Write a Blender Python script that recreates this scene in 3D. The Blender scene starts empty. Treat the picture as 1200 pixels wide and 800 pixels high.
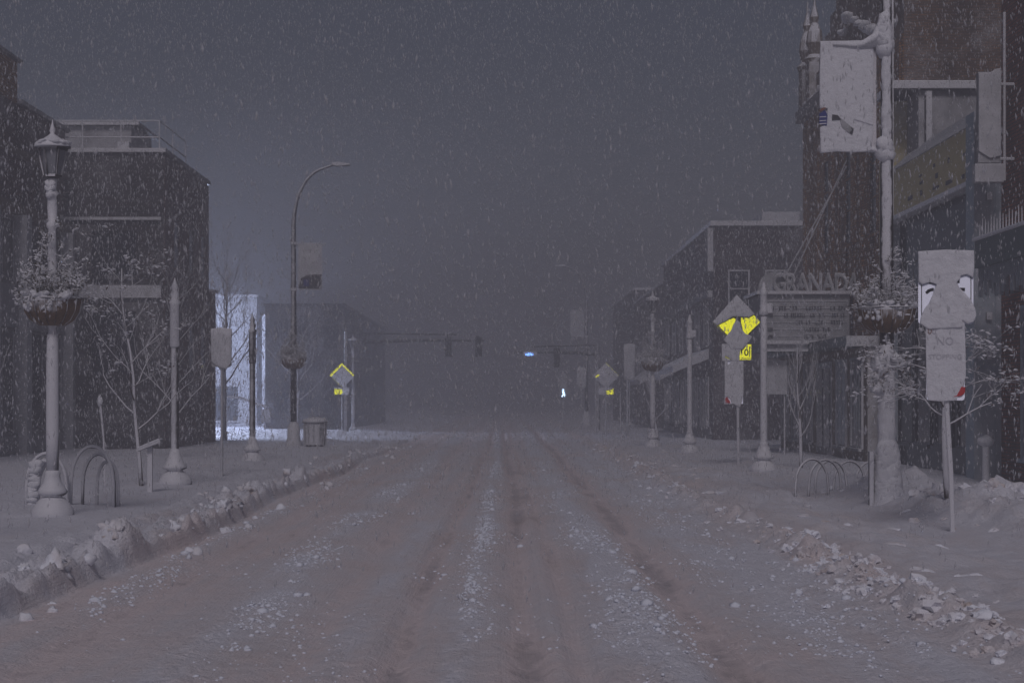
import bpy, bmesh, math, random
import numpy as np
from mathutils import Vector, Matrix, noise
R = math.radians
random.seed(11)
scene = bpy.context.scene
COL = scene.collection
CAMZ = 1.75; VX, VY, F = 590.0, 468.0, 2000.0

def at(px, py, d):            # photo pixel + real distance -> place in the street
    return Vector(((px-VX)*d/F, d, CAMZ-(py-VY)*d/F))

# ------------------------------------------------------------------ materials
M = {}
def nt(m): return m.node_tree.nodes, m.node_tree.links
def base_mat(name, rough=.8, metal=0, spec=.3):
    m = bpy.data.materials.new(name); m.use_nodes = True
    n, l = nt(m); b = n['Principled BSDF']
    b.inputs['Roughness'].default_value = rough; b.inputs['Metallic'].default_value = metal
    b.inputs['Specular IOR Level'].default_value = spec
    return m, n, l, b
SNOW = (.74, .75, .80, 1)
def ramp(n, l, src, stops):
    r = n.new('ShaderNodeValToRGB'); l.new(src, r.inputs['Fac'])
    e = r.color_ramp.elements
    while len(e) > 1: e.remove(e[-1])
    e[0].position, e[0].color = stops[0]
    for p, c in stops[1:]:
        q = e.new(p); q.color = c
    return r
def g(v): return (v, v, v, 1)
def mixc(n, l, f, a, b):
    x = n.new('ShaderNodeMix'); x.data_type = 'RGBA'
    for s, v in ((x.inputs[0], f), (x.inputs[6], a), (x.inputs[7], b)):
        if isinstance(v, (tuple, float, int)): s.default_value = v
        else: l.new(v, s)
    return x.outputs[2]
def noise_n(n, l, scale, detail=4, vec=None, stretch=None, rough=.6):
    t = n.new('ShaderNodeTexNoise'); t.inputs['Scale'].default_value = scale
    t.inputs['Detail'].default_value = detail; t.inputs['Roughness'].default_value = rough
    if vec is None:
        vec = n.new('ShaderNodeNewGeometry').outputs['Position']
    if stretch:
        mp = n.new('ShaderNodeMapping'); l.new(vec, mp.inputs['Vector']); mp.inputs['Scale'].default_value = stretch
        vec = mp.outputs['Vector']
    l.new(vec, t.inputs['Vector']); return t.outputs['Fac']
def bump(n, l, b, h, dist=.02, strength=.6):
    k = n.new('ShaderNodeBump'); k.inputs['Distance'].default_value = dist; k.inputs['Strength'].default_value = strength
    l.new(h, k.inputs['Height']); l.new(k.outputs['Normal'], b.inputs['Normal'])

def snow_mask(n, l, lo, hi, scale=6, wind=(-.15, -.75, .65), nz=.5):
    """snow sticks where the surface faces the wind or the sky"""
    gm = n.new('ShaderNodeNewGeometry')
    d = n.new('ShaderNodeVectorMath'); d.operation = 'DOT_PRODUCT'; l.new(gm.outputs['Normal'], d.inputs[0]); d.inputs[1].default_value = wind
    nf = noise_n(n, l, scale, 5)
    a = n.new('ShaderNodeMath'); a.operation = 'MULTIPLY_ADD'; l.new(nf, a.inputs[0]); a.inputs[1].default_value = nz; l.new(d.outputs['Value'], a.inputs[2])
    s = n.new('ShaderNodeMapRange'); s.inputs['From Min'].default_value = lo; s.inputs['From Max'].default_value = hi; l.new(a.outputs[0], s.inputs['Value'])
    return s.outputs['Result']

def snowed(name, col, lo=.35, hi=.6, scale=6, rough=.7, metal=0, nz=.5, var=.25):
    m, n, l, b = base_mat(name, rough, metal)
    nf = noise_n(n, l, scale*2.3, 5)
    c2 = tuple(x*(1-var) for x in col[:3])+(1,); c1 = tuple(min(1, x*(1+var)) for x in col[:3])+(1,)
    base = mixc(n, l, nf, c2, c1)
    mk = snow_mask(n, l, lo, hi, scale, nz=nz)
    sn = mixc(n, l, noise_n(n, l, 30, 3), (.62, .62, .68, 1), SNOW)
    l.new(mixc(n, l, mk, base, sn), b.inputs['Base Color'])
    bump(n, l, b, noise_n(n, l, scale*4, 5), .01, .5)
    M[name] = m; return m

def wall(name, col, mortar, snowlo=.78, snowhi=.95, bw=.22, bh=.075, axis='X', var=.35, streak=.35):
    """coursed brick with wind-packed snow caught in it; axis X for fronts that run along the street's cross direction"""
    m, n, l, b = base_mat(name, .9)
    pos = n.new('ShaderNodeNewGeometry').outputs['Position']
    sep = n.new('ShaderNodeSeparateXYZ'); l.new(pos, sep.inputs[0])
    add = n.new('ShaderNodeMath'); l.new(sep.outputs['X'], add.inputs[0]); l.new(sep.outputs['Y'], add.inputs[1])
    cmb = n.new('ShaderNodeCombineXYZ'); l.new(add.outputs[0], cmb.inputs['X']); l.new(sep.outputs['Z'], cmb.inputs['Y'])
    br = n.new('ShaderNodeTexBrick'); l.new(cmb.outputs[0], br.inputs['Vector'])
    br.inputs['Scale'].default_value = 1; br.inputs['Brick Width'].default_value = bw; br.inputs['Row Height'].default_value = bh
    br.inputs['Mortar Size'].default_value = .012; br.inputs['Mortar'].default_value = mortar
    br.inputs['Color1'].default_value = tuple(x*(1-var) for x in col[:3])+(1,)
    br.inputs['Color2'].default_value = tuple(x*(1+var) for x in col[:3])+(1,)
    big = noise_n(n, l, .8, 6, stretch=(1, 1, streak))
    st = mixc(n, l, ramp(n, l, big, [(.32, g(.4)), (.68, g(1.55))]).outputs['Color'], (0, 0, 0, 1), br.outputs['Color'])
    # snow driven on to the wall in loose drifts and flecks
    s1 = noise_n(n, l, .55, 5, stretch=(1, 1, 1.5)); s2 = noise_n(n, l, 14, 3, stretch=(.6, .6, 3))
    s = n.new('ShaderNodeMath'); s.operation = 'MULTIPLY_ADD'; l.new(s2, s.inputs[0]); s.inputs[1].default_value = .55; l.new(s1, s.inputs[2])
    mk = n.new('ShaderNodeMapRange'); mk.inputs['From Min'].default_value = snowlo; mk.inputs['From Max'].default_value = snowhi
    mk.inputs['To Max'].default_value = .38; l.new(s.outputs[0], mk.inputs['Value'])
    c = mixc(n, l, mk.outputs['Result'], st, (.45, .45, .49, 1))
    up = snow_mask(n, l, .45, .6, 5, wind=(0, 0, 1), nz=.1)
    l.new(mixc(n, l, up, c, SNOW), b.inputs['Base Color'])
    bump(n, l, b, br.outputs['Fac'], -.008, .6)
    M[name] = m; return m

snowed('snow_pole', (.06, .06, .065), -.05, .25, 7, .5, nz=.35)
snowed('patchy_pole', (.045, .042, .042), 1.0, 1.15, 2.6, .5, nz=1.0)
snowed('dark_pole', (.035, .035, .04), .80, 1.1, 7, .45)
snowed('half_pole', (.05, .048, .05), .72, .95, 5, .45)
snowed('bare_wood', (.11, .09, .08), .35, .7, 22, .9)
snowed('far_wood', (.09, .085, .085), .55, 1.0, 12, .9)
snowed('coir', (.17, .115, .075), .66, .92, 11, .95, var=.5)
snowed('foliage', (.13, .115, .08), .42, .75, 26, .9, var=.4)
snowed('dry_leaf', (.12, .075, .045), .6, 1.0, 30, .9, var=.4)
snowed('galvanised', (.30, .31, .33), .7, 1.0, 10, .45, .3)
snowed('dark_metal', (.03, .03, .035), .55, .75, 10, .4)
snowed('concrete_band', (.15, .145, .15), .75, 1.05, 4, .85)
snowed('pale_panel', (.34, .35, .38), .8, 1.15, 3, .8)
snowed('blue_pillar', (.22, .28, .34), .85, 1.3, 3, .55)
snowed('cream_board', (.50, .43, .22), .95, 1.25, 2.2, .7, var=.12)
snowed('board_grey', (.21, .215, .23), .85, 1.25, 3, .8)
snowed('teal_trim', (.06, .085, .09), .8, 1.0, 5, .6)
snowed('awning_cloth', (.2, .2, .22), .1, .5, 3, .9)
snowed('rack_metal', (.10, .10, .11), .55, .85, 9, .45)
snowed('tan_stone', (.13, .10, .07), .85, 1.1, 1.6, .9, var=.3)
snowed('white_render', (.62, .64, .70), .9, 1.2, 1.5, .9, var=.1)
snowed('grey_render', (.24, .24, .26), .9, 1.2, 1.5, .9, var=.15)
snowed('curtain', (.25, .29, .33), .9, 1.3, 3, .9)
wall('brick_brown', (.11, .052, .036, 1), (0.054, 0.050, 0.050, 1))
wall('brick_red', (.21, .07, .035, 1), (0.050, 0.040, 0.036, 1), .98, 1.2)
wall('brick_rust', (.33, .165, .05, 1), (0.058, 0.047, 0.040, 1), .92, 1.15, streak=.12)
wall('brick_theatre', (.15, .085, .045, 1), (0.065, 0.058, 0.050, 1), .78, .98)
wall('siding_dark', (0.043, 0.037, 0.039, 1), (0.072, 0.072, 0.079, 1), .74, .98, 3.0, .2)
wall('brick_plum', (0.058, 0.037, 0.039, 1), (0.054, 0.050, 0.054, 1), .80, .98)

def plain(name, col, rough=.6, metal=0, spec=.4, vscale=None):
    m, n, l, b = base_mat(name, rough, metal, spec)
    if vscale:
        l.new(mixc(n, l, noise_n(n, l, vscale, 4), tuple(x*.8 for x in col[:3])+(1,), tuple(min(1, x*1.15) for x in col[:3])+(1,)), b.inputs['Base Color'])
    else: b.inputs['Base Color'].default_value = col if len(col) == 4 else (*col, 1)
    M[name] = m; return m
plain('glass_dark', (.02, .022, .028), .12, 0, .5)
plain('glass_pale', (.20, .27, .33), .15, 0, .6)
plain('black_front', (.012, .012, .014), .5, vscale=2)
plain('ink', (.015, .015, .018), .5)
plain('ink_faint', (.50, .50, .56), .8)
plain('ink_blue', (.03, .04, .20), .5)
plain('ink_red', (.55, .03, .03), .5)
plain('ink_rust', (.25, .10, .07), .6)
plain('letter_mark', (.07, .07, .08), .8)
plain('snow_pack', (.72, .73, .79), .9, 0, .2, 9)
plain('banner_cloth', (.70, .69, .74), .9, 0, .2, 5)
plain('lantern_glass', (.22, .23, .26), .2, 0, .5)
m = bpy.data.materials.new('flake'); m.use_nodes = True; n, l = nt(m); n.remove(n['Principled BSDF']); M['flake'] = m
df = n.new('ShaderNodeBsdfDiffuse'); tr = n.new('ShaderNodeBsdfTranslucent'); mx_ = n.new('ShaderNodeMixShader')
df.inputs[0].default_value = tr.inputs[0].default_value = (.80, .81, .86, 1); mx_.inputs[0].default_value = .45
l.new(df.outputs[0], mx_.inputs[1]); l.new(tr.outputs[0], mx_.inputs[2]); tp = n.new('ShaderNodeBsdfTransparent'); m2_ = n.new('ShaderNodeMixShader'); m2_.inputs[0].default_value = .5
l.new(mx_.outputs[0], m2_.inputs[1]); l.new(tp.outputs[0], m2_.inputs[2]); l.new(m2_.outputs[0], n['Material Output'].inputs['Surface'])
# reflective sheeting: glossy, and a fixed tilted normal builds the sun lamp's shine in
plain('yellow_sheeting', (.95, 1, .02), .47, .95, .5)
plain('white_sheeting', (.80, .83, .95), .62, .75, .5)
for nm_ in ('yellow_sheeting', 'white_sheeting'):
    m = M[nm_]; n, l = nt(m); cv = n.new('ShaderNodeCombineXYZ'); cv.inputs['Y'].default_value = -.93; cv.inputs['Z'].default_value = .37
    l.new(cv.outputs[0], n['Principled BSDF'].inputs['Normal'])
def emis(name, col, s):
    m, n, l, b = base_mat(name); b.inputs['Base Color'].default_value = (*col, 1)
    b.inputs['Emission Color'].default_value = (*col, 1); b.inputs['Emission Strength'].default_value = s; M[name] = m
emis('signal_white', (.55, .75, 1), 5.5)
emis('signal_blue', (.18, .38, 1), 5.0)

# snow pack bump
for nm in ('snow_pack', 'banner_cloth'):
    m = M[nm]; n, l = nt(m); bump(n, l, n['Principled BSDF'], noise_n(n, l, 18, 6), .03, .7)

# ------------------------------------------------------------------ mesh builder
class MB:
    def __init__(s): s.v = []; s.f = []
    def add(s, vs, fs):
        o = len(s.v); s.v += [tuple(v) for v in vs]; s.f += [tuple(i+o for i in f) for f in fs]; return s
    def box(s, x0, x1, y0, y1, z0, z1):
        return s.add([(x0,y0,z0),(x1,y0,z0),(x1,y1,z0),(x0,y1,z0),(x0,y0,z1),(x1,y0,z1),(x1,y1,z1),(x0,y1,z1)],
            [(3,2,1,0),(4,5,6,7),(0,1,5,4),(1,2,6,5),(2,3,7,6),(3,0,4,7)])
    def prism_y(s, poly, y0, y1):      # poly of (x, z)
        k = len(poly); vs = [(x, y0, z) for x, z in poly]+[(x, y1, z) for x, z in poly]
        return s.add(vs, [tuple(range(k)), tuple(range(2*k-1, k-1, -1))]+[(i+k, (i+1) % k+k, (i+1) % k, i) for i in range(k)])
    def prism_x(s, poly, x0, x1):      # poly of (y, z)
        k = len(poly); vs = [(x0, y, z) for y, z in poly]+[(x1, y, z) for y, z in poly]
        return s.add(vs, [tuple(range(k)), tuple(range(2*k-1, k-1, -1))]+[(i+k, (i+1) % k+k, (i+1) % k, i) for i in range(k)])
    def tube(s, pts, rad, n=8, cap=True):
        pts = [Vector(p) for p in pts]; rad = rad if hasattr(rad, '__len__') else [rad]*len(pts)
        vs = []; up = None
        for i, p in enumerate(pts):
            d = (pts[min(i+1, len(pts)-1)]-pts[max(i-1, 0)])
            if d.length < 1e-9: d = Vector((0, 0, 1))
            d.normalize()
            if up is None: up = d.orthogonal().normalized()
            up = (up-d*up.dot(d))
            up = up.normalized() if up.length > 1e-6 else d.orthogonal().normalized()
            w = d.cross(up)
            for k in range(n):
                a = 2*math.pi*k/n; vs.append(p+(up*math.cos(a)+w*math.sin(a))*rad[i])
        fs = [(i*n+k, i*n+(k+1) % n, (i+1)*n+(k+1) % n, (i+1)*n+k) for i in range(len(pts)-1) for k in range(n)]
        if cap: fs += [tuple(range(n-1, -1, -1)), tuple((len(pts)-1)*n+k for k in range(n))]
        return s.add(vs, fs)
    def lathe(s, prof, c=(0, 0), n=20, z0=0, wob=0):
        vs = []
        for r, z in prof:
            for k in range(n):
                a = 2*math.pi*k/n
                q = r*(1+wob*noise.noise(Vector((math.cos(a)*2.2, math.sin(a)*2.2, z*3))))
                vs.append((c[0]+q*math.cos(a), c[1]+q*math.sin(a), z+z0))
        fs = [(i*n+k, i*n+(k+1) % n, (i+1)*n+(k+1) % n, (i+1)*n+k) for i in range(len(prof)-1) for k in range(n)]
        fs += [tuple(range(n-1, -1, -1)), tuple((len(prof)-1)*n+k for k in range(n))]
        return s.add(vs, fs)
    def blob(s, c, r, sub=2, rough=.35, sc=(1, 1, 1), seed=None, freq=1.3):
        vs, fs = ICO[sub]; o = Vector((random.random()*50, random.random()*50, 7)) if seed is None else Vector((seed, seed*1.7, 3))
        out = []
        for v in vs:
            k = 1+rough*noise.noise(v*freq+o)*1.6+rough*.35*noise.noise(v*freq*3.1+o)
            out.append((c[0]+v.x*r*k*sc[0], c[1]+v.y*r*k*sc[1], c[2]+v.z*r*k*sc[2]))
        return s.add(out, fs)
    def build(s, name, mat, parent=None, smooth=False, bevel=0):
        me = bpy.data.meshes.new(name)
        org = Vector(ORG.get(parent.name, (0, 0, 0))) if parent else Vector((0, 0, 0))
        me.from_pydata([Vector(v)-org for v in s.v], [], s.f)
        me.update()
        bm = bmesh.new(); bm.from_mesh(me); bmesh.ops.recalc_face_normals(bm, faces=bm.faces)
        if bevel: bmesh.ops.bevel(bm, geom=[e for e in bm.edges if e.calc_face_angle(0) > .6], offset=bevel, segments=2, affect='EDGES', profile=.6)
        bm.to_mesh(me); bm.free()
        if smooth:
            me.polygons.foreach_set('use_smooth', [True]*len(me.polygons))
        me.materials.append(M[mat] if isinstance(mat, str) else mat)
        o = bpy.data.objects.new(name, me); COL.objects.link(o)
        if parent:
            o.parent = parent
            if parent.name in ORG: ORG[o.name] = ORG[parent.name]
        return o
ORG = {}
ICO = {}
for sb in (1, 2, 3):
    b_ = bmesh.new(); bmesh.ops.create_icosphere(b_, subdivisions=sb, radius=1)
    b_.verts.ensure_lookup_table()
    ICO[sb] = ([v.co.copy() for v in b_.verts], [tuple(v.index for v in f.verts) for f in b_.faces]); b_.free()

def tag(o, label=None, cat=None, group=None, kind=None):
    if label: o['label'] = label
    if cat: o['category'] = cat
    if group: o['group'] = group
    if kind: o['kind'] = kind
    return o
def thing(name, label, cat, loc=(0, 0, 0), rz=0, group=None, world=False):
    o = bpy.data.objects.new(name, None); COL.objects.link(o); o.empty_display_size = .3
    o.location = loc; o.rotation_euler = (0, 0, rz)
    if world: ORG[o.name] = tuple(loc)      # parts are given in street coordinates
    return tag(o, label, cat, group)
def copy_tree(o, parent=None):
    c = o.copy(); COL.objects.link(c)
    if parent: c.parent = parent
    for ch in [x for x in KIDS(o)]: copy_tree(ch, c)
    return c
def KIDS(o): return [x for x in COL.objects if x.parent == o]

def slab(poly, y_back, y_front, bev, name, mat, parent, jit=0, sub=0):
    """a flat outline in x/z given real thickness, rounded on its front rim; snow slabs get a lumpy face"""
    bm = bmesh.new(); vs = [bm.verts.new((x, y_back, z)) for x, z in poly]
    f = bm.faces.new(vs)
    ex = bmesh.ops.extrude_face_region(bm, geom=[f])
    ev = [v for v in ex['geom'] if isinstance(v, bmesh.types.BMVert)]
    for v in ev: v.co.y = y_front
    ff = [q for q in ex['geom'] if isinstance(q, bmesh.types.BMFace)]
    bmesh.ops.recalc_face_normals(bm, faces=bm.faces)
    if bev:
        ed = [e for e in bm.edges if all(abs(v.co.y-y_front) < 1e-6 for v in e.verts)]
        bmesh.ops.bevel(bm, geom=ed, offset=bev, segments=2, affect='EDGES', profile=.5)
    bmesh.ops.triangulate(bm, faces=bm.faces)
    if jit:
        for _ in range(sub):
            bmesh.ops.subdivide_edges(bm, edges=[e for e in bm.edges if e.calc_length() > .05], cuts=1)
            bmesh.ops.triangulate(bm, faces=bm.faces)
        for v in bm.verts:
            if abs(v.co.y-y_back) > 1e-5:
                v.co.y -= jit*(noise.noise(Vector((v.co.x*9, v.co.z*9, len(poly))))+.3)
    me = bpy.data.meshes.new(name); bm.to_mesh(me); bm.free(); me.materials.append(M[mat])
    if jit: me.polygons.foreach_set('use_smooth', [True]*len(me.polygons))
    o = bpy.data.objects.new(name, me); COL.objects.link(o); o.parent = parent; return o

def lettering(txt, size, mat, parent, name, loc, rot=(R(90), 0, 0), ext=.01, offset=0, spacing=1):
    cu = bpy.data.curves.new('t', 'FONT'); cu.body = txt; cu.size = size; cu.extrude = ext; cu.align_x = 'CENTER'; cu.offset = offset; cu.space_character = spacing
    cu.resolution_u = 3
    t = bpy.data.objects.new('t', cu); COL.objects.link(t)
    dg = bpy.context.evaluated_depsgraph_get()
    me = bpy.data.meshes.new_from_object(t.evaluated_get(dg)); me.name = name
    bpy.data.objects.remove(t); me.materials.clear(); me.materials.append(M[mat])
    o = bpy.data.objects.new(name, me); COL.objects.link(o)
    if parent and parent.name in ORG: loc = Vector(loc)-Vector(ORG[parent.name])
    o.location = loc; o.rotation_euler = rot; o.parent = parent; return o

# ------------------------------------------------------------------ ground
def sm(a, b, x):
    t = max(0., min(1., (x-a)/(b-a))); return t*t*(3-2*t)
def bell(x, c, w): return math.exp(-((x-c)/w)**2)
def N(x, y, z=0): return noise.noise(Vector((x, y, z)))
TRACKS = [(.10, .20, .05), (.42, .16, .03), (1.62, .26, .055), (-.62, .17, .05), (-1.45, .22, .02), (-3.05, .3, .025), (2.55, .22, .02), (-2.65, .16, .018), (.85, .14, .015)]
STRIPS = [(-2.15, .24, .05), (-.27, .12, .045), (1.12, .27, .055), (-3.45, .2, .03), (2.25, .34, .05), (2.85, .25, .05), (-1.05, .14, .025)]
def tx(c, y): return c+.10*math.sin(y*.045+c*3)+.03*math.sin(y*.21+c*9)
def side_street(y): return sm(69, 72, y)*(1-sm(92, 95, y))
def height(x, y):
    h = 0.0
    ss = side_street(y)
    # the kerbs and the pavements behind them, softened by snow
    kl = sm(-5.35, -5.75, x)*(1-ss); kr = sm(5.25, 5.6, x)*(1-ss)
    h += .05*kl+.05*kr
    onroad = 1-max(sm(-3.7, -4.3, x), sm(3.1, 3.8, x))
    for c, w, d in TRACKS:
        w *= .65; t = bell(x, tx(c, y), w); s = bell(x, tx(c, y)+w*1.7, w*.6)+bell(x, tx(c, y)-w*1.7, w*.6)
        h += onroad*(-d*t+d*.45*s)
        h += onroad*.012*t*N(x*14, y*1.2, c)
    n1 = N(x*.9, y*.55); n2 = N(x*3.1, y*1.9, 4); n3 = N(x*8, y*5, 8); n4 = N(x*19, y*13, 2)
    h += onroad*(.012*n1+.008*n2+.010*n3+.006*n4*(1+bell(x, 1.05, .35)+bell(x, -2.2, .3)+bell(x, 2.6, .7)*1.5))
    for c, w, d in STRIPS:
        t = bell(x, tx(c, y), w)
        if t > .02: h += onroad*d*t*(.35+.9*max(0, N(x*.8, y*.35, c+3)+.35))*(.5+1.1*abs(N(x*11, y*7, c))+.8*abs(n4))
    # ridge of plowed snow along the left
    lx = -4.15+.12*math.sin(y*.35)+.1*N(y*.6, 3)
    cell = noise.voronoi(Vector((x*2.2, y*1.6, 1.3)))[0]
    blocky = (cell[1]-cell[0])
    a = .27+.17*N(y*.8, 9)+.13*N(y*2.3, 5)
    a *= 1-.55*sm(30, 60, y)
    h += (1-.7*ss)*max(0, a)*(sm(lx+.30, lx+.17, x)*sm(lx-.5, lx-.12, x))*(.55+.9*min(blocky, .6)+.35*abs(n3)+.25*n4)
    # a second lower one behind it
    lx2 = -5.25+.15*math.sin(y*.27+1)
    h += (1-ss)*(.10+.05*N(y*1.1, 2))*bell(x, lx2, .25)*(1+.5*n3)
    h -= (1-ss)*.05*bell(x, -4.75, .25)
    # right hand windrow
    rx = 3.25+.12*math.sin(y*.3+2)+(.5*sm(16, 10, y))
    a = .17+.11*N(y*.9, 21)+.07*N(y*2.7, 15)
    h += (1-.7*ss)*max(0, a)*bell(x, rx, .24)*(.55+1.3*min(blocky, .7)+.5*abs(n3))
    h += (1-ss)*.07*sm(3.4, 4.2, x)*(1-sm(4.8, 5.6, x))*(1+n1+.8*n2)
    # lumpy bank thrown up on the right kerb
    bx = 6.75+.25*math.sin(y*.4)
    amp = .24*sm(8, 14, y)*(1-.75*sm(30, 42, y))*(1-ss)
    lump = .75+.5*N(x*1.7, y*1.3, 6)+.35*abs(N(x*4.2, y*3.1, 7))
    lump += .45*min(blocky, .7)+.5*abs(N(x*7, y*5, 3))
    h += max(0, amp*lump)*bell(x, bx, .62)
    h += .30*math.exp(-((x-7.4)/1.25)**2-((y-24.6)/1.3)**2)*(.75+.6*N(x*2.4, y*1.9, 5)+.7*abs(N(x*5, y*4, 1))+.5*min(blocky, .7))
    h += .36*math.exp(-((x-6.9)/.8)**2-((y-28.6)/1.3)**2)*(.9+.35*N(x*3, y*2, 5))
    # untrodden snow on the pavements
    off = 1-onroad
    h += off*(.03*n1+.018*n2+.011*n3)
    h += .10*kl*bell(x, -7.6, 1.2)*(.6+n1)*(1-sm(26, 30, 52-y)) 
    h += .05*kl*sm(-9, -12, x)
    # bank across the mouth of the side street and by the far corner
    h += .30*math.exp(-((y-79-.4*N(x*.4, 1)*4)/1.4)**2)*sm(-3.0, -7.5, x)*(.7+.5*N(x*1.1, y, 3)+.3*N(x*3, y*3))
    h += .14*math.exp(-((y-80)/1.8)**2)*sm(4, -3, x)*(.7+.5*N(x*1.1, y, 3))
    return h
def dirt(x, y):
    """0 clean snow .. 1 dirty slush"""
    onroad = 1-max(sm(-3.9, -4.6, x), sm(3.4, 4.4, x))
    d = .42*onroad
    for c, w, k in TRACKS: d += onroad*(k*8)*bell(x, tx(c, y), w*.6)
    for c, w, k in STRIPS: d -= onroad*k*9*bell(x, tx(c, y), w)*(.4+1.2*max(0, N(x*1.5, y*.5, c+3)+.3))
    d += .22*bell(x, -4.85, .3)-bell(x, -4.15, .3)*(.25+.9*max(0, N(x*1.2, y*1.4, 17)))+.16*bell(x, 4.2, .7)+.17*bell(x, 5.6, .9)+.2*bell(x, -3.6, .35)
    d += .22*N(x*.7, y*.25, 3)+.18*N(x*2.5, y*.7, 5)+.1*N(x*7, y*2.2, 1)
    d += .12
    return max(0, min(1, d))
xs = [-250, -160, -100, -60, -40, -30, -24, -20]
x = -18.0
while x < -8.2: xs.append(x); x += .3
while x < 9.2: xs.append(x); x += .028 if -4.7 < x < -3.6 else .05
while x < 18: xs.append(x); x += .3
xs += [20, 24, 30, 40, 60, 100, 160, 250]
ys = [-60, -30, -10, 0, 4, 6]
y = 7.0
while y < 110: ys.append(y); y += max(.045, y*.0045)
while y < 440: ys.append(y); y *= 1.06
ys.append(440)
gv = []; att = []
for yy in ys:
    for xx in xs:
        if yy < 6 or abs(xx) > 22 or yy > 200: gv.append((xx, yy, .05 if abs(xx) > 6 else 0)); att.append(.4)
        else: gv.append((xx, yy, height(xx, yy))); att.append(dirt(xx, yy))
nx = len(xs)
gf = [(j*nx+i, j*nx+i+1, (j+1)*nx+i+1, (j+1)*nx+i) for j in range(len(ys)-1) for i in range(nx-1)]
me = bpy.data.meshes.new('snowy_ground'); me.from_pydata(gv, [], gf)
me.polygons.foreach_set('use_smooth', [True]*len(me.polygons))
at_ = me.attributes.new('dirt', 'FLOAT', 'POINT'); at_.data.foreach_set('value', att)
m, n, l, b = base_mat('ground_snow', .85, 0, .25)
an = n.new('ShaderNodeAttribute'); an.attribute_name = 'dirt'
fine = noise_n(n, l, 9, 6, stretch=(1, .45, 1)); mid = noise_n(n, l, 1.4, 5, stretch=(1, .22, 1)); strk = noise_n(n, l, 16, 3, stretch=(1, .03, 1))
def madd(n, l, a, k, c):
    q = n.new('ShaderNodeMath'); q.operation = 'MULTIPLY_ADD'; l.new(a, q.inputs[0]); q.inputs[1].default_value = k
    if isinstance(c, float): q.inputs[2].default_value = c
    else: l.new(c, q.inputs[2])
    return q.outputs[0]
v = madd(n, l, fine, .55, an.outputs['Fac']); v = madd(n, l, mid, .32, v); v = madd(n, l, strk, .22, v); v = madd(n, l, v, 1., -.72)
rp = ramp(n, l, v, [(0, (.72, .73, .81, 1)), (.3, (.69, .66, .70, 1)), (.6, (.76, .675, .69, 1)), (.95, (.43, .40, .43, 1))])
# orange-brown road grit in patches
gr = noise_n(n, l, .9, 6, stretch=(1, .35, 1)); gm_ = n.new('ShaderNodeMapRange'); l.new(gr, gm_.inputs['Value'])
gm_.inputs['From Min'].default_value = .5; gm_.inputs['From Max'].default_value = .75; gm_.inputs['To Max'].default_value = .38
gx = n.new('ShaderNodeMath'); gx.operation = 'MULTIPLY'; l.new(gm_.outputs['Result'], gx.inputs[0]); l.new(an.outputs['Fac'], gx.inputs[1])
c = mixc(n, l, gx.outputs[0], rp.outputs['Color'], (.46, .36, .30, 1))
l.new(c, b.inputs['Base Color'])
strk2 = noise_n(n, l, 34, 2, stretch=(1, .02, 1)); lump_ = noise_n(n, l, 6, 6, stretch=(1, .7, 1))
bh = madd(n, l, noise_n(n, l, 30, 6), .9, madd(n, l, fine, .9, madd(n, l, strk2, .5, madd(n, l, lump_, .9, 0.)))); bump(n, l, b, bh, .045, .7)
me.materials.append(m)
ground = bpy.data.objects.new('snowy_ground', me); COL.objects.link(ground); tag(ground, kind='structure')
def gz(x, y): return height(x, y)

# chunks the plow left along the ridges, and crumbs between the wheel tracks
plain('chunk_snow', (.70, .72, .80), .9, 0, .2, 5)
m = M['chunk_snow']; n, l = nt(m); b = n['Principled BSDF']
f1 = noise_n(n, l, 1.7, 4); l.new(ramp(n, l, f1, [(.30, (.58, .49, .44, 1)), (.42, (.68, .66, .70, 1)), (.56, (.84, .87, .96, 1))]).outputs['Color'], b.inputs['Base Color'])
bump(n, l, b, noise_n(n, l, 22, 5), .02, .7)
k = MB()
y = 13.3
while y < 62:
    big = 1.0 if y < 30 else .6
    for q in range(1 if random.random() < .55+.5*N(y*.5, 4) else 0):
        r = random.choice((.04, .05, .07, .10, .13))*big*random.uniform(.8, 1.2)
        xx = -4.15+.12*math.sin(y*.35)+random.gauss(.0, .11)
        k.blob((xx, y+random.uniform(-.15, .15), gz(xx, y)-r*.55), r, 3, .75, (1.1, random.uniform(.8, 1.6), random.uniform(.8, 1.25)), freq=2.3)
    if random.random() < .5:
        r = random.uniform(.04, .09); xx = -4.15+random.uniform(-1.2, .9); k.blob((xx, y, gz(xx, y)), r, 2, .5, freq=2)
    y += random.uniform(.16, .34)*(1 if y < 30 else 1.5)
tag(k.build('plowed_snow_lumps', 'chunk_snow', smooth=True), 'broken white lumps along the plowed ridge by the ornate lamp', 'snow lumps', kind='stuff')
k = MB()
y = 10.5
while y < 60:
    for q in range(2 if N(y*.4, 8) > -.15 else 0):
        r = abs(random.gauss(.0, .018))+.010
        xx = 3.25+.12*math.sin(y*.3+2)+(.5*sm(16, 10, y))+random.gauss(0, .20)
        k.blob((xx, y+random.uniform(-.1, .1), gz(xx, y)), r, 2, .5, (1.2, 1.1, .8), freq=1.9)
    if random.random() < .15:
        r = random.uniform(.03, .10); xx = random.uniform(3.7, 5.3); k.blob((xx, y, gz(xx, y)-.02), r, 2, .45, (1.4, 1.2, .6), freq=1.6)
    y += random.uniform(.09, .2)
for _ in range(40):
    yy = random.uniform(18, 33); xx = random.gauss(6.7, .8)
    r = abs(random.gauss(.02, .06))+.03; k.blob((xx, yy, gz(xx, yy)-r*.3), r, 2, .5, (1.2, 1, .8), freq=1.8)
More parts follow.
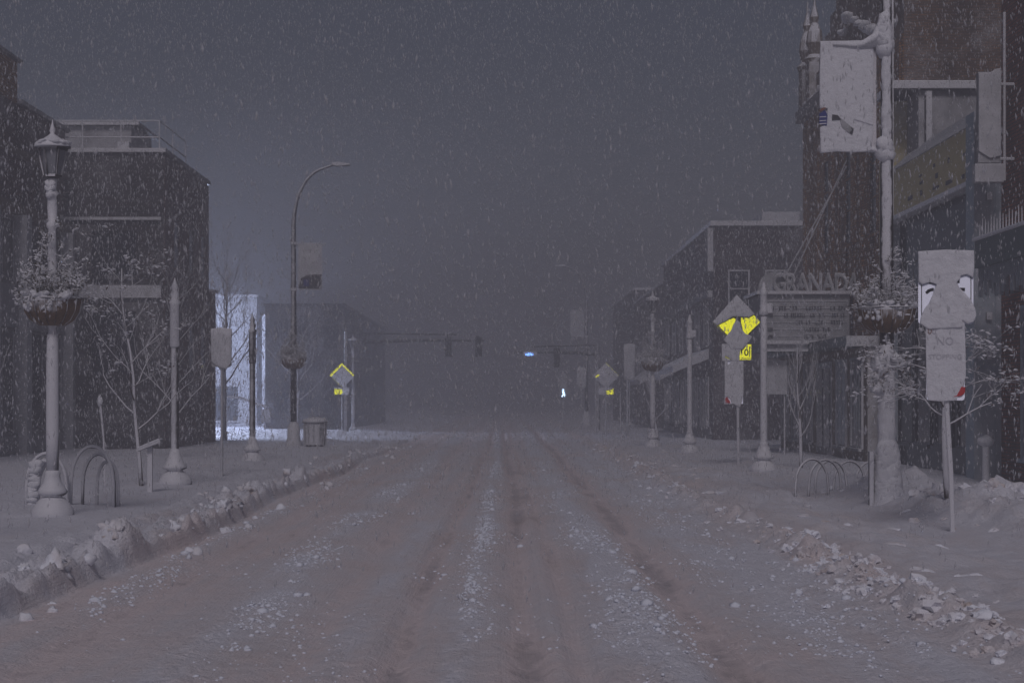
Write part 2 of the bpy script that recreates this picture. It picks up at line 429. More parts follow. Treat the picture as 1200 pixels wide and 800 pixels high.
for _ in range(40):
    yy = random.uniform(22.5, 26); xx = random.uniform(6.2, 9)
    r = abs(random.gauss(.04, .07))+.04; k.blob((xx, yy, gz(xx, yy)-r*.25), r, 3, .7, (1.2, 1, .85), freq=1.8)
for _ in range(420):
    yy = random.uniform(11.5, 19.5); xx = random.gauss(3.35+.12*math.sin(yy*.3+2)+(.5*sm(16, 10, yy)), .24)
    r = abs(random.gauss(.0, .019))+.009; k.blob((xx, yy, gz(xx, yy)+r*.1), r, 2, .8, (1.2, 1.1, 1.0), freq=2.2)
tag(k.build('kerb_snow_lumps', 'chunk_snow'), 'broken snow lumps on the bank round the tall banner pole', 'snow lumps', kind='stuff')
k = MB(); cnt = 0
for _ in range(60000):
    yy = 9.5*math.exp(random.random()*1.6)
    band = random.choice([(-2.15, .16), (-2.15, .2), (-.27, .09), (-.27, .07), (1.12, .2), (1.12, .14), (2.25, .3), (2.85, .3), (-3.45, .14), (-1.0, 1.3), (.2, 1.8)])
    xx = tx(band[0], yy)+random.gauss(0, band[1])
    if not -3.8 < xx < 3.6: continue
    if N(xx*1.1, yy*.25, 31)+.6*N(xx*4, yy*2, 12)+random.gauss(0, .16) < .08+(.25 if band[1] > .5 else 0): continue
    r = min(.03, abs(random.gauss(0, .006))+.004)*(1 if random.random() < .95 else random.uniform(1.6, 3.2))
    k.blob((xx, yy, gz(xx, yy)+r*.1), r, 1, .4, (1.2, 1.2, .8)); cnt += 1
    if cnt > 8500: break
plain('crumb_snow', (.74, .78, .88), .9, 0, .2)
tag(k.build('snow_crumbs', 'crumb_snow', smooth=True), 'small loose snow crumbs between the wheel tracks', 'snow crumbs', kind='stuff')

# ------------------------------------------------------------------ plants
def branchy(mb, tips, p, d, r, L, depth, spread=.5, up=.15, seg=4, kids=(2, 3), wob=.12, nside=5, shrink=.72):
    pts = [p.copy()]; rr = [r]; q = p.copy(); dd = d.normalized()
    for i in range(seg):
        dd = (dd+Vector((random.gauss(0, wob), random.gauss(0, wob), random.gauss(0, wob)+up*.25))).normalized()
        q = q+dd*L/seg; pts.append(q.copy()); rr.append(r*(1-.45*(i+1)/seg))
    mb.tube(pts, rr, nside, cap=False)
    if depth <= 0: tips.append((q, dd)); return
    for i in range(random.randint(*kids)):
        j = random.randint(max(1, seg//2), seg); base = pts[j]
        a = Vector((random.gauss(0, 1), random.gauss(0, 1), random.gauss(0, .6))).normalized()
        nd = (dd+a*spread+Vector((0, 0, up))).normalized()
        branchy(mb, tips, base, nd, rr[j]*.68, L*shrink*random.uniform(.8, 1.15), depth-1, spread, up, seg, kids, wob, nside, shrink)
def tree(name, label, cat, loc, h, trunk_h, r, nb, depth=3, wood='bare_wood', spread=.55, leaves=0, group=None, lean=(0, 0), up=.2, Lf=.32, rmin=.7, tips_snow=0):
    t = thing(name, label, cat, loc, group=group)
    tk = MB(); cr = MB(); tips = []
    pts = []; rr = []
    top = Vector((lean[0], lean[1], h*.92))
    for i in range(9):
        f = i/8; p = Vector((top.x*f, top.y*f, top.z*f))+Vector((N(f*3, loc[0])*.06*h*.4, N(f*3, loc[1], 5)*.04*h*.4, 0)); pts.append(p); rr.append(r*(1-.8*f))
    tk.tube(pts, rr, 7); tk.build('trunk', wood, t, smooth=True)
    for i in range(nb):
        f = trunk_h/h+(1-trunk_h/h)*(i/nb)**.9*.98
        j = min(7.99, f*8); a = int(j); p = pts[a].lerp(pts[a+1], j-a); rad = r*(1-.8*f)
        an_ = i*2.4+random.uniform(-.5, .5); d = Vector((math.cos(an_), math.sin(an_), random.uniform(.35, .95)+up))
        branchy(cr, tips, p, d, max(rad*.55, .008), h*Lf*(1-.45*f), depth, spread, up, 4, (2, 3))
    cr.build('branches', wood, t, smooth=True)
    if leaves:
        lf = MB(); sn = MB()
        for _ in range(leaves):
            q, d = random.choice(tips); c = q-d*random.random()*.15+Vector((random.gauss(0, .04), random.gauss(0, .04), random.gauss(0, .04)))
            if random.random() < .5: sn.blob(c, random.uniform(.008, .028), 1, .6, (1.6, 1.2, .7))
            else: leafquad(lf, c, random.uniform(.02, .05))
        lf.build('foliage', 'dry_leaf', t); sn.build('snow_tufts', 'snow_pack', t, smooth=True)  # dry leaves, then tufts of snow caught on the twigs
    return t
def leafquad(mb, c, s):
    a = Vector((random.gauss(0, 1), random.gauss(0, 1), random.gauss(0, 1))).normalized(); b = a.orthogonal().normalized()
    w = a.cross(b); c = Vector(c)
    mb.add([c-a*s, c+b*s*.4+w*s*.1, c+a*s, c-b*s*.4+w*s*.1], [(0, 1, 2, 3)])

def planter(parent, z, R_=.40, plant_h=.85, seed=1, side=0):
    """hanging coir bowl round the shaft; plant spills out, all crusted with snow"""
    st = random.getstate(); random.seed(seed)
    b = MB(); prof = [(.08, -.34), (.2, -.33), (.30, -.26), (.37, -.14), (.40, 0), (.41, .05), (.37, .06), (.3, .03)]
    prof = [(r_*R_/.40, q) for r_, q in prof]; b.lathe(prof, (0, 0), 28, z, wob=.12)
    p = b.build('planter_bowl', 'coir', parent, smooth=True)
    w = MB()
    for k in range(16):
        a = k*math.pi/8; w.tube([(math.cos(a)*r_*1.03, math.sin(a)*r_*1.03, z+q) for r_, q in prof[1:6]], .006, 4)
    w.tube([(math.cos(a_*math.pi/12)*R_*1.06, math.sin(a_*math.pi/12)*R_*1.06, z+.05) for a_ in range(25)], .012, 5)
    w.build('wire_frame', 'dark_metal', p)
    s = MB()
    for _ in range(75):
        a = random.uniform(0, 6.28); rr = random.uniform(.05, .39)*R_/.4
        s.blob((math.cos(a)*rr, math.sin(a)*rr-.02, z+.05+random.uniform(0, .09)), random.uniform(.025, .065), 2, .45, (1.2, 1, .8))
    for _ in range(22):
        a = random.uniform(3.3, 6.2); s.blob((math.cos(a)*R_*.97, math.sin(a)*R_*.97, z+random.uniform(-.13, .06)), random.uniform(.015, .045), 2, .45, (1, .7, 1.2))
    s.build('settled_snow', 'snow_pack', p, smooth=True)
    f = MB(); tips = []; st_ = MB()
    for k in range(95):
        a = random.uniform(0, 6.28); rr = random.uniform(.05, .34)*R_/.4
        base = Vector((math.cos(a)*rr, math.sin(a)*rr, z+.05))
        out = random.uniform(.1, .75); d = Vector((math.cos(a)*out, math.sin(a)*out, 1.0))
        L = random.uniform(.12, .36)*plant_h*(1.9 if random.random() < .25 and out < .5 else 1)
        branchy(st_, tips, base, d, .007, L, 1, .6, .05, 4, (3, 4), .22, 4, .55)
    # a taller spike hugging the shaft
    for k in range(16):
        a = random.uniform(0, 6.28); base = Vector((math.cos(a)*.1, math.sin(a)*.1-.04, z+.1+plant_h*.055*k))
        branchy(st_, tips, base, Vector((math.cos(a)*.7, math.sin(a)*.7, .9)), .007, .2*plant_h*(1.2-k/20), 1, .6, .05, 3, (3, 4), .2, 4, .6)
    # trailing ends
    for k in range(6):
        a = random.uniform(0, 6.28); base = Vector((math.cos(a)*R_, math.sin(a)*R_, z+.04))
        branchy(st_, tips, base, Vector((math.cos(a), math.sin(a), random.uniform(-.6, .5))), .007, random.uniform(.12, .3), 1, .7, -.1, 4, (3, 4), .25, 4, .6)
    st_.build('foliage_stems', 'foliage', p)
    for q, d in tips:
        for _ in range(4): leafquad(f, q-d*random.random()*.16+Vector((random.gauss(0, .025), random.gauss(0, .025), random.gauss(0, .025))), random.uniform(.018, .04))
    f.build('foliage', 'foliage', p)
    s2 = MB()
    for _ in range(420):
        q, d = random.choice(tips); c_ = q-d*random.random()*.1; s2.blob(c_, random.uniform(.006, .019), 1, .6, (1.5, 1.2, .8))
    s2.build('snow_tufts', 'snow_pack', p, smooth=True)  # tufts of snow on the stem tips, not leaves
    random.setstate(st); return p

# ------------------------------------------------------------------ street furniture
def lantern_lamp(label, loc, sc=1.0, basket=True, group='ornate lantern lamps along the kerbs', seed=3):
    t = thing('lantern_lamp', label, 'street lamp', loc, group=group)
    b = MB().lathe([(.30, -.05), (.30, .06), (.29, .12), (.23, .22), (.17, .28), (.13, .30), (.19, .33), (.215, .37), (.19, .42), (.13, .50), (.105, .60), (.11, .64), (.10, .66), (.09, .68)], n=24, wob=.04)
    b.build('base', 'snow_pole', t, smooth=True)
    b = MB(); 
    for i in range(13):
        pass
    b.lathe([(.088, .66), (.092, 1.2), (.09, 2.2), (.078, 2.62), (.055, 2.66), (.055, 2.72), (.07, 2.75), (.066, 3.6), (.062, 4.15), (.085, 4.18), (.085, 4.23), (.06, 4.26), (.075, 4.45), (.07, 4.62), (.10, 4.66), (.05, 4.72), (.07, 4.86), (.03, 4.9)], n=18, wob=.03)
    b.build('pole', 'snow_pole', t, smooth=True)
    h = MB()
    h.lathe([(.05, 4.88), (.135, 4.90), (.135, 4.93), (.10, 4.94)], n=6)
    for k in range(6):
        a = k*math.pi/3+.2; h.tube([(math.cos(a)*.125, math.sin(a)*.125, 4.92), (math.cos(a)*.205, math.sin(a)*.205, 5.30)], .013, 5)
    h.lathe([(.215, 5.28), (.225, 5.31), (.215, 5.33)], n=6)
    h.build('lantern_frame', 'half_pole', t)
    MB().lathe([(.115, 4.94), (.19, 5.285)], n=6).build('lantern_glass', 'lantern_glass', t)
    MB().lathe([(.255, 5.32), (.26, 5.345), (.20, 5.41), (.12, 5.46), (.06, 5.50), (.03, 5.53), (.045, 5.57), (.03, 5.61), (.012, 5.68), (.004, 5.73)], n=20, wob=.05).build('cap', 'snow_pole', t, smooth=True)
    s = MB()
    for _ in range(14): 
        a = random.uniform(0, 6.28); s.blob((math.cos(a)*.18, math.sin(a)*.18, 5.39), .075, 2, .4, (1.1, 1.1, .5))
    for zz in (4.72, 4.78, 4.66): s.blob((-.02, -.05, zz), .07, 2, .4)
    s.build('snow_cap', 'snow_pack', t, smooth=True)
    if basket: planter(t, 3.10, .41, 1.15, seed)
    t.scale = (sc, sc, sc); return t

LAMP = lantern_lamp('tall ornate lantern lamp with hanging planter beside the snow filled bicycle rack', (-6.5, 24.6, .13))
lantern_lamp('ornate lantern lamp with planter before the brick block with snowy awnings', (5.42, 62, .14), basket=True, seed=8)
lantern_lamp('small faint lantern lamp with no planter, next to a yellow rimmed diamond sign', (-7.45, 84.5, .12), .88, basket=False)

def kerb_pole(label, loc, kind):
    t = thing('short_pole', label, 'pole', loc, group='short finial poles along the kerbs')
    wh = kind == 'white'
    MB().lathe([(.33, -.05), (.33, .10), (.27, .20), (.17, .27), (.15, .30), (.23, .33), (.24, .37), (.18, .44), (.11, .62), (.08, .72)], n=22, wob=.04).build('base', 'snow_pole', t, smooth=True)
    MB().lathe([(.077, .6), (.082, .72), (.077, 2.85), (.07, 3.7)], n=16).build('pole', 'snow_pole' if wh else 'half_pole' if kind == 'mixed' else 'dark_pole', t, smooth=True)
    if kind != 'white':
        MB().lathe([(.08, 2.7), (.10, 2.74), (.095, 3.55), (.12, 3.6), (.06, 3.66), (.09, 3.76), (.05, 3.84), (.07, 3.9), (.02, 4.02), (.006, 4.08)], n=16, wob=.05).build('finial', 'snow_pole' if kind == 'mixed' else 'half_pole', t, smooth=True)
    else:
        MB().lathe([(.08, 3.66), (.11, 3.70), (.11, 3.78), (.085, 3.82), (.08, 4.15), (.105, 4.2), (.07, 4.25), (.03, 4.42), (.006, 4.46)], n=16, wob=.05).build('finial', 'snow_pole', t, smooth=True)
        MB().lathe([(.115, .62), (.115, .68)], n=18).build('collar', 'dark_metal', t)
        k = MB().box(.06, .20, -.05, .05, 3.72, 3.95); k.build('fixture_bracket', 'half_pole', t, bevel=.01)
    return t
kerb_pole('dark short pole with a white snowy upper sleeve beside the young tree', (-6.47, 33.6, .14), 'mixed')
kerb_pole('all dark short pole with a white bell base in front of the bluish lit building', (-6.87, 46.7, .12), 'dark')
kerb_pole('stout white short pole between the bright yellow diamond sign and the marquee', (6.10, 40, .12), 'white')
p3 = kerb_pole('thinner looking white short pole standing before the brick block beyond the theatre', (6.0, 55, .12), 'white')

def cobra_pole(label, loc, s, basket=True, print_=None, snowy='snow_pole', seed=5, H=10.1):
    """tall pole; s = +1 / -1 is the side the arm reaches to (over the road)"""
    t = thing('tall_street_lamp', label, 'street lamp', loc, group='tall curved street lamps with banners')
    MB().lathe([(.30, -.1), (.29, .1), (.235, .35), (.22, .7), (.14, .84), (.11, .9), (.10, .95)], n=16, wob=.10 if snowy == 'snow_pole' else .02).build('base', 'snow_pole', t, smooth=True)
    pts = [(0, 0, .85), (0, 0, 4), (0, 0, 7), (0, 0, H-2.2)]; rr = [.115, .105, .09, .08]
    for i in range(1, 10):
        a = i/9*math.pi/2*.86; pts.append((s*1.2*(1-math.cos(a)), 0, H-2.2+2.05*math.sin(a))); rr.append(.075-.003*i)
    pts.append((s*1.5, 0, H)); rr.append(.04)
    MB().tube(pts, rr, 14).build('pole', snowy, t, smooth=True)
    hd = MB().prism_y([(s*1.35, H-.05), (s*1.55, H-.10), (s*2.02, H-.06), (s*2.02, H), (s*1.6, H+.06), (s*1.35, H+.04)], -.14, .14)
    hd.build('lamp_head', 'half_pole', t, bevel=.02)
    ar = MB()
    for zz in (5.62, 7.26):
        ar.tube([(0, 0, zz), (s*1.02, 0, zz)], .022, 6); ar.lathe([(.12, zz-.05), (.125, zz), (.12, zz+.05)], n=12)
    ar.build('banner_arm', 'snow_pole', t)
    x0, x1 = (s*.16, s*1.02)
    bb = MB(); nx_, nz_ = 10, 18; vs = []
    for sy in (-1, 1):
        for j in range(nz_+1):
            for i in range(nx_+1):
                u, v = i/nx_, j/nz_
                vs.append((x0+(x1-x0)*u, sy*.008+.015*math.sin(u*5+v*3), 5.62+(7.26-5.62)*v))
    q = (nx_+1)*(nz_+1); fs = []
    for o_, fl in ((0, 0), (q, 1)):
        for j in range(nz_):
            for i in range(nx_):
                a_ = o_+j*(nx_+1)+i; f_ = (a_, a_+1, a_+nx_+2, a_+nx_+1); fs.append(f_ if not fl else f_[::-1])
    bb.add(vs, fs); bn = bb.build('banner', 'banner_cloth' if print_ == 'near' else 'pale_panel', t, smooth=True)
    if print_ == 'near':
        # slab of packed snow with the printed corner showing through
        def P(px, py): v_ = at(px, py, loc[1]); return (v_.x-loc[0], v_.z-loc[2])
        slab([P(*q_) for q_ in [(961, 49), (1022, 48), (1023, 60), (1022.5, 120), (1022, 158), (1019, 178), (1000, 179), (980, 178), (961, 180), (960.5, 150), (968, 146), (969, 128), (960, 127), (960, 90)]], -.012, -.05, .012, 'snow_cover', 'snow_pack', bn, .012, 3)
        slab([P(*q_) for q_ in [(959.5, 146), (968, 148), (969, 136), (966, 130), (959.5, 134)]], -.012, -.058, 0, 'banner_print', 'ink_blue', bn)
        for k_ in (137.5, 142, 145.5): slab([P(*q_) for q_ in [(959.5, k_), (967.5, k_-.5), (967.5, k_+.5), (959.5, k_+1)]], -.03, -.061, 0, 'banner_print', 'banner_cloth', bn)
        slab([P(*q_) for q_ in [(960, 130), (963.5, 127), (968, 127), (961, 131.5)]], -.012, -.057, 0, 'banner_print', 'ink_rust', bn)
        slab([P(*q_) for q_ in [(974.5, 135), (981, 136), (985, 141), (974, 142)]], -.02, -.066, 0, 'banner_print', 'letter_mark', bn)
        slab([P(*q_) for q_ in [(985, 140), (999, 151.5), (996.5, 158.5), (986, 150), (984, 143)]], -.02, -.066, 0, 'banner_print', 'board_grey', bn)
        slab([P(*q_) for q_ in [(996, 150), (999.8, 151.5), (997.5, 159), (994.5, 156), (997.5, 153.5)]], -.03, -.070, 0, 'banner_print', 'letter_mark', bn)
        slab([P(*q_) for q_ in [(1000, 140), (1022, 147), (1022, 147.8), (1000, 140.8)]], -.02, -.064, 0, 'banner_print', 'ink_faint', bn)
    elif print_:
        k_ = MB(); k_.prism_y([(s*.18, 5.66), (s*1.0, 5.64), (s*1.0, 6.16), (s*.5, 6.14), (s*.26, 6.02)], -.02, -.035); k_.build('banner_print', 'letter_mark', bn)
        k_ = MB(); k_.prism_y([(s*.36, 5.74), (s*.55, 5.74), (s*.55, 5.98), (s*.36, 5.98)], -.036, -.042); k_.build('banner_print', 'ink_blue', bn)
        k_ = MB(); k_.prism_y([(s*.6, 6.5), (s*.98, 6.35), (s*1.0, 6.9), (s*.9, 7.0), (s*.85, 6.7)], -.02, -.03); k_.build('banner_print', 'ink_faint', bn)
    if basket: planter(t, 3.12, .44, 1.0, seed)
    return t
T1 = cobra_pole('tall snow plastered pole with white banner and planter, rising from the snow bank', (5.95, 26.5, 0), -1, print_='near', snowy='patchy_pole', seed=5)
s = MB()   # wind-packed snow on the near pole
for zz in [i*.055 for i in range(18)]: s.blob((0, -.05, .0+zz), .25-.07*zz, 3, .16, (1, .9, 1.3), freq=1.8)
for zz in (7.2, 7.26, 7.33, 7.4, 7.48, 7.56, 7.64): s.blob((-.04, -.05, zz), .14-.1*(zz-7.2), 2, .3, (1, .8, 1.3))
s.prism_y([(-.85, 7.24), (-.6, 7.27), (-.38, 7.31), (-.22, 7.42), (-.13, 7.62), (-.02, 7.8), (.06, 7.5), (.02, 7.22), (-.4, 7.20)], -.09, .03)
for zz in (5.55, 5.62, 5.70): s.blob((-.04, -.05, zz), .13, 2, .35, (1, .8, 1))
for q in (.22, .30): s.blob((-q, -.01, 5.63), .06, 2, .4, (1.5, .8, .8))
z_ = 5.75
while z_ < 7.2: s.blob((-.025, -.045, z_), .062+.01*N(z_*3, 1), 2, .22, (1, .8, 3.2)); z_ += .05
z_ = .95
while z_ < 2.35: s.blob((-.01, -.05, z_), .125, 2, .2, (1, .7, 3.2)); z_ += .05
z_ = 4.1
while z_ < 4.25: s.blob((-.02, -.05, z_), .055, 2, .3, (1, .7, 3)); z_ += .05
s.build('packed_snow', 'snow_pack', T1, smooth=True)
c_ = MB(); c_.box(-.30, -.235, -.16, -.05, 0, .95); c_.build('marker_board', 'dark_metal', T1, bevel=.005)
c_ = MB().box(.06, .10, -.03, .05, 4.6, 10); c_.build('conduit', 'dark_metal', T1)
cobra_pole('tall dark curved street lamp with a half covered banner beside the litter bin', (-7.5, 61, .12), 1, print_='far', snowy='dark_pole', seed=9)
cobra_pole('faint tall curved street lamp near the glowing walk signal', (5.25, 108, .12), -1, basket=False, print_=None, snowy='dark_pole', seed=9)
# tangled growth clipped to the near pole below its planter
t = thing('climbing_plant', 'snow tufted brown stems clinging to the tall banner pole below its planter', 'plant', (5.95, 26.38, 1.9))
st_ = MB(); tips = []
for k_ in range(26):
    a = random.uniform(0, 6.28); branchy(st_, tips, Vector((math.cos(a)*.14, math.sin(a)*.1, random.uniform(-.1, .5))), Vector((math.cos(a)+.3, math.sin(a)-.3, random.uniform(-.3, .9))), .009, random.uniform(.12, .32), 1, .7, 0, 4, (3, 4), .25, 4, .6)
st_.build('foliage_stems', 'dry_leaf', t)
s = MB(); f = MB()
for px_, py_, r_ in [(1030, 425, .10), (1032, 432, .09), (1050, 420, .08), (1056, 425, .07), (1026, 440, .06), (1028, 455, .085), (1026, 450, .07), (1034, 418, .06)]:
    v_ = at(px_, py_, 26.3)-Vector((5.95, 26.38, 1.9)); s.blob((v_.x, v_.y, v_.z), r_, 2, .6, (1.1, .8, 1.1), freq=2.5)
for q, d in tips:
    for _ in range(3): leafquad(f, q+Vector((random.gauss(0, .04), random.gauss(0, .04), random.gauss(0, .04))), random.uniform(.02, .05))
s.build('snow_tufts', 'snow_pack', t, smooth=True); f.build('foliage', 'dry_leaf', t)  # snow tufts on the pole first, then the leaves

# --- signs
def spx(poly, d, X, Z0): return [((px-VX)*d/F-X, CAMZ-(py-VY)*d/F-Z0) for px, py in poly]
# near parking sign
D1 = 21.9; X1 = 5.77; Z1 = 0.0
t = thing('parking_sign', 'large white two plate parking sign heaped with snow on a thin post', 'sign', (X1, D1, Z1))
def q1(p): return spx(p, D1, X1, Z1)
def rrect(x0, x1, z0, z1, r=.04):
    o = []
    for cx, cz, a0 in ((x1-r, z0+r, -90), (x1-r, z1-r, 0), (x0+r, z1-r, 90), (x0+r, z0+r, 180)):
        for k in range(5): a = R(a0+k*22.5); o.append((cx+r*math.cos(a), cz+r*math.sin(a)))
    return o
MB().tube([(0, 0, -.2), (-.03, 0, .8), (-.08, 0, 1.6), (-.10, 0, 3.3)], .034, 8).build('post', 'snow_pole', t)
a_ = q1([(1075, 380), (1139.5, 295)]); up_ = slab(rrect(a_[0][0], a_[1][0], a_[0][1], a_[1][1]), -.045, -.052, 0, 'upper_plate', 'white_sheeting', t)
for yz in ((1078.3, 1079.3), (1136, 1137)):
    q_ = q1([(yz[0], 300), (yz[0], 376), (yz[1], 376), (yz[1], 300)]); slab(q_, -.052, -.054, 0, 'sign_print', 'ink', up_)
for poly in ([(1087.5, 323), (1088.8, 323), (1088.8, 331.5), (1095, 331.5), (1095, 333), (1087.5, 333)],
             [(1121, 323), (1123.2, 323), (1123.2, 332), (1121, 332)],
             [(1083, 342.5), (1086, 339.5), (1090, 338), (1093, 337.5), (1093, 341), (1089, 342), (1085, 345)],
             [(1123, 337.5), (1129.5, 337.5), (1129.5, 341.5), (1124, 340.8)]):
    slab(q1(poly), -.052, -.055, 0, 'sign_print', 'ink', up_)
slab(q1([(1074.5, 295), (1107, 293), (1139.5, 294), (1140, 308), (1139, 326), (1131, 322), (1124, 323.5), (1123.5, 327), (1119.5, 331), (1122.5, 337), (1130, 345), (1136, 351.5), (1141, 362), (1142.5, 370), (1139, 377), (1132, 380), (1126, 375.5), (1126, 384), (1086, 386), (1076.5, 379), (1078, 371), (1082, 362), (1087, 356), (1091, 347), (1094, 338), (1096, 333.5), (1088, 331), (1079, 334), (1075, 331)]),
     -.054, -.080, .012, 'snow_cover', 'snow_pack', t, .016, 3)
a_ = q1([(1084.5, 469), (1129.5, 373)]); lo_ = slab(rrect(a_[0][0], a_[1][0], a_[0][1], a_[1][1]), -.040, -.047, 0, 'lower_plate', 'white_sheeting', t)
slab(q1([(1083.5, 372), (1128.5, 372), (1129.8, 400), (1130.5, 440), (1128, 452), (1121, 461), (1120, 469), (1100, 470), (1087, 469), (1085, 462), (1084, 420)]), -.048, -.062, .006, 'snow_cover', 'snow_pack', t, .008, 3)
slab(q1([(1116, 465), (1119, 459.5), (1122.5, 458.5), (1125, 453), (1129.5, 453.5), (1129, 460), (1125, 463.5), (1120, 464)]), -.05, -.066, 0, 'sign_print', 'ink_red', lo_)
vv = q1([(1106, 404)])[0]; lettering('NO', .14, 'ink_faint', lo_, 'sign_print', (vv[0], -.069, vv[1]-.0), ext=.002)
vv = q1([(1106, 421)])[0]; lettering('STOPPING', .093, 'ink_faint', lo_, 'sign_print', (vv[0], -.069, vv[1]+.0), ext=.002)
vv = q1([(1088, 388)])[0]
for dx_, mm in ((0, 'ink_rust'), (.055, 'ink_faint')):
    MB().tube([(vv[0]+dx_+.02*math.cos(k*.524), -.07, vv[1]+.035*math.sin(k*.524)) for k in range(13)], .005, 4).build('sign_print', mm, lo_)
# yellow pedestrian warning on the right
D2 = 43.7; X2 = 6.0; Z2 = 0.0
t = thing('warning_sign', 'bright yellow diamond warning sign with plaque and long white plate below', 'sign', (X2, D2, Z2), group='yellow diamond warning signs')
def q2(p): return spx(p, D2, X2, Z2)
MB().tube([(0.02, 0, -.1), (0, 0, 1.6), (0, 0, 4.1)], .035, 8).build('post', 'snow_pole', t)
dm = slab(q2([(835, 377.5), (863, 405.5), (890.5, 377.5), (863, 346)]), -.05, -.056, 0, 'diamond_plate', 'yellow_sheeting', t)
for poly in ([(841, 381), (852.5, 393), (851.6, 394), (840, 382)], [(886, 381.6), (887, 382.6), (875.5, 394), (874.6, 393)],
             [(858, 371.5), (868, 371.5), (868, 378), (870.5, 388), (866, 384), (860, 380), (862, 374)], [(870, 370), (872, 370), (872, 374.5), (870, 374)], [(853, 374), (858, 371.5), (860.5, 372), (856, 374)]):
    slab(q2(poly), -.056, -.059, 0, 'sign_print', 'ink', dm)
slab(q2([(834.5, 377), (842, 369), (863, 345.5), (884, 368), (877, 371.5), (866, 371), (861, 370.5), (857, 371.5), (850, 376), (843, 379.5), (840, 381.5)]), -.057, -.085, .01, 'snow_cover', 'snow_pack', t, .012, 2)
slab(q2([(863, 374.5), (859, 380), (856.5, 387), (852, 392), (847.5, 398), (852, 403), (856, 409), (870, 409), (879, 398), (881, 394), (873, 391), (869, 386), (867, 378)]), -.057, -.09, .015, 'snow_cover', 'snow_pack', t, .012, 2)
pq = slab(q2([(846, 421.5), (880, 421.5), (880, 403.5), (846, 403.5)]), -.045, -.051, 0, 'plaque', 'yellow_sheeting', t)
vv = q2([(874.3, 416.5)])[0]; lettering('0', .24, 'ink', pq, 'sign_print', (vv[0], -.055, vv[1]), ext=.002, offset=.004)
for poly in ([(868, 419.6), (880, 419.6), (880, 420.3), (868, 420.3)], [(877.6, 406), (878.8, 406), (878.8, 418), (877.6, 418)], [(868, 410), (869.6, 410), (869.6, 414), (868, 414)]):
    slab(q2(poly), -.051, -.054, 0, 'sign_print', 'ink', pq)
slab(q2([(845.5, 403), (869, 403), (868, 408), (866.5, 414), (866, 423), (858, 423), (854, 419.5), (850, 417), (849, 418.5), (855, 421), (856, 423), (845.5, 423)]), -.052, -.075, .008, 'snow_cover', 'snow_pack', t, .008, 2)
lp = slab(q2([(849, 473), (870.5, 473), (870.5, 423), (849, 423)]), -.040, -.046, 0, 'lower_plate', 'white_sheeting', t)
slab(q2([(849, 423), (852, 423), (853, 427), (857, 423), (870.8, 423), (871, 462), (867, 477), (863, 475), (857, 472), (855, 466), (849, 464), (848.8, 430)]), -.047, -.066, .006, 'snow_cover', 'snow_pack', t, .008, 2)
slab(q2([(849.5, 472), (849.5, 466), (852, 465), (854.5, 469), (856, 472)]), -.046, -.06, 0, 'sign_print', 'ink_red', lp)
# far yellow diamonds, all but their rims covered
def far_diamond(label, loc, rims, scale=1):
    t = thing('warning_sign', label, 'sign', loc, group='yellow diamond warning signs')
    MB().tube([(0, 0, -.1), (0, 0, 3.3)], .035, 8).build('post', 'galvanised', t)
    r = .6
    pl = slab([(-r, 2.95), (0, 2.95-r), (r, 2.95), (0, 2.95+r)], -.05, -.056, 0, 'diamond_plate', 'yellow_sheeting', t)
    pq = slab([(-.36, 2.0), (.36, 2.0), (.36, 2.33), (-.36, 2.33)], -.05, -.056, 0, 'plaque', 'yellow_sheeting', t)
    a, b_, c, d = rims      # bare width left at the upper left, upper right, lower left, lower right edge
    def corner(e1, e2, sx, sz):
        return None
    # inner outline: each edge pushed in by its own bare width
    k = math.sqrt(2)
    xw = [(r-k*q) for q in (a, b_, c, d)]
    # edges: UL -x+z=xw0, UR x+z=xw1, LL -x-z=xw2, LR x-z=xw3
    L_ = (-(xw[0]+xw[2])/2, (xw[0]-xw[2])/2); T_ = ((xw[1]-xw[0])/2, (xw[0]+xw[1])/2)
    R_ = ((xw[1]+xw[3])/2, (xw[1]-xw[3])/2); B_ = ((xw[3]-xw[2])/2, -(xw[2]+xw[3])/2)
    slab([(L_[0], L_[1]+2.95), (B_[0], B_[1]+2.95), (R_[0], R_[1]+2.95), (T_[0], T_[1]+2.95)], -.057, -.085, .01, 'snow_cover', 'snow_pack', t, .01, 1)
    return t, pl
t, _ = far_diamond('faint yellow diamond sign with a bright peak, beside the small lantern lamp', (-7.95, 84, .0), (.10, .07, .02, -.06))
slab([(-.37, 1.99), (-.30, 1.99), (-.3, 2.02), (.30, 2.02), (.37, 1.99), (.37, 2.34), (-.02, 2.34), (-.05, 2.2), (-.37, 2.34)], -.057, -.075, .005, 'snow_cover', 'snow_pack', t, .006, 1)
for v_ in KIDS(t):
    if v_.name.startswith('snow_cover') and len(v_.data.vertices) and min(q.co.z for q in v_.data.vertices) < 2.1:
        bpy.data.objects.remove(v_)
slab([(-.05, 1.98), (.37, 1.98), (.37, 2.34), (-.37, 2.34), (-.37, 2.3), (0.0, 2.26), (.05, 2.1)], -.057, -.08, .008, 'snow_cover', 'snow_pack', t, .006, 1)
t, _ = far_diamond('faint yellow diamond sign with one short bright rim, among dim posts near the awnings', (5.05, 84, .0), (-.02, .012, -.05, -.05))
MB().tube([(-.50, -.062, 2.85), (-.36, -.062, 2.97)], .05, 6).build('bare_rim', 'yellow_sheeting', t)
slab([(-.37, 1.98), (.02, 1.98), (0, 2.2), (.3, 2.26), (.37, 2.34), (-.37, 2.34)], -.057, -.08, .008, 'snow_cover', 'snow_pack', t, .006, 1)

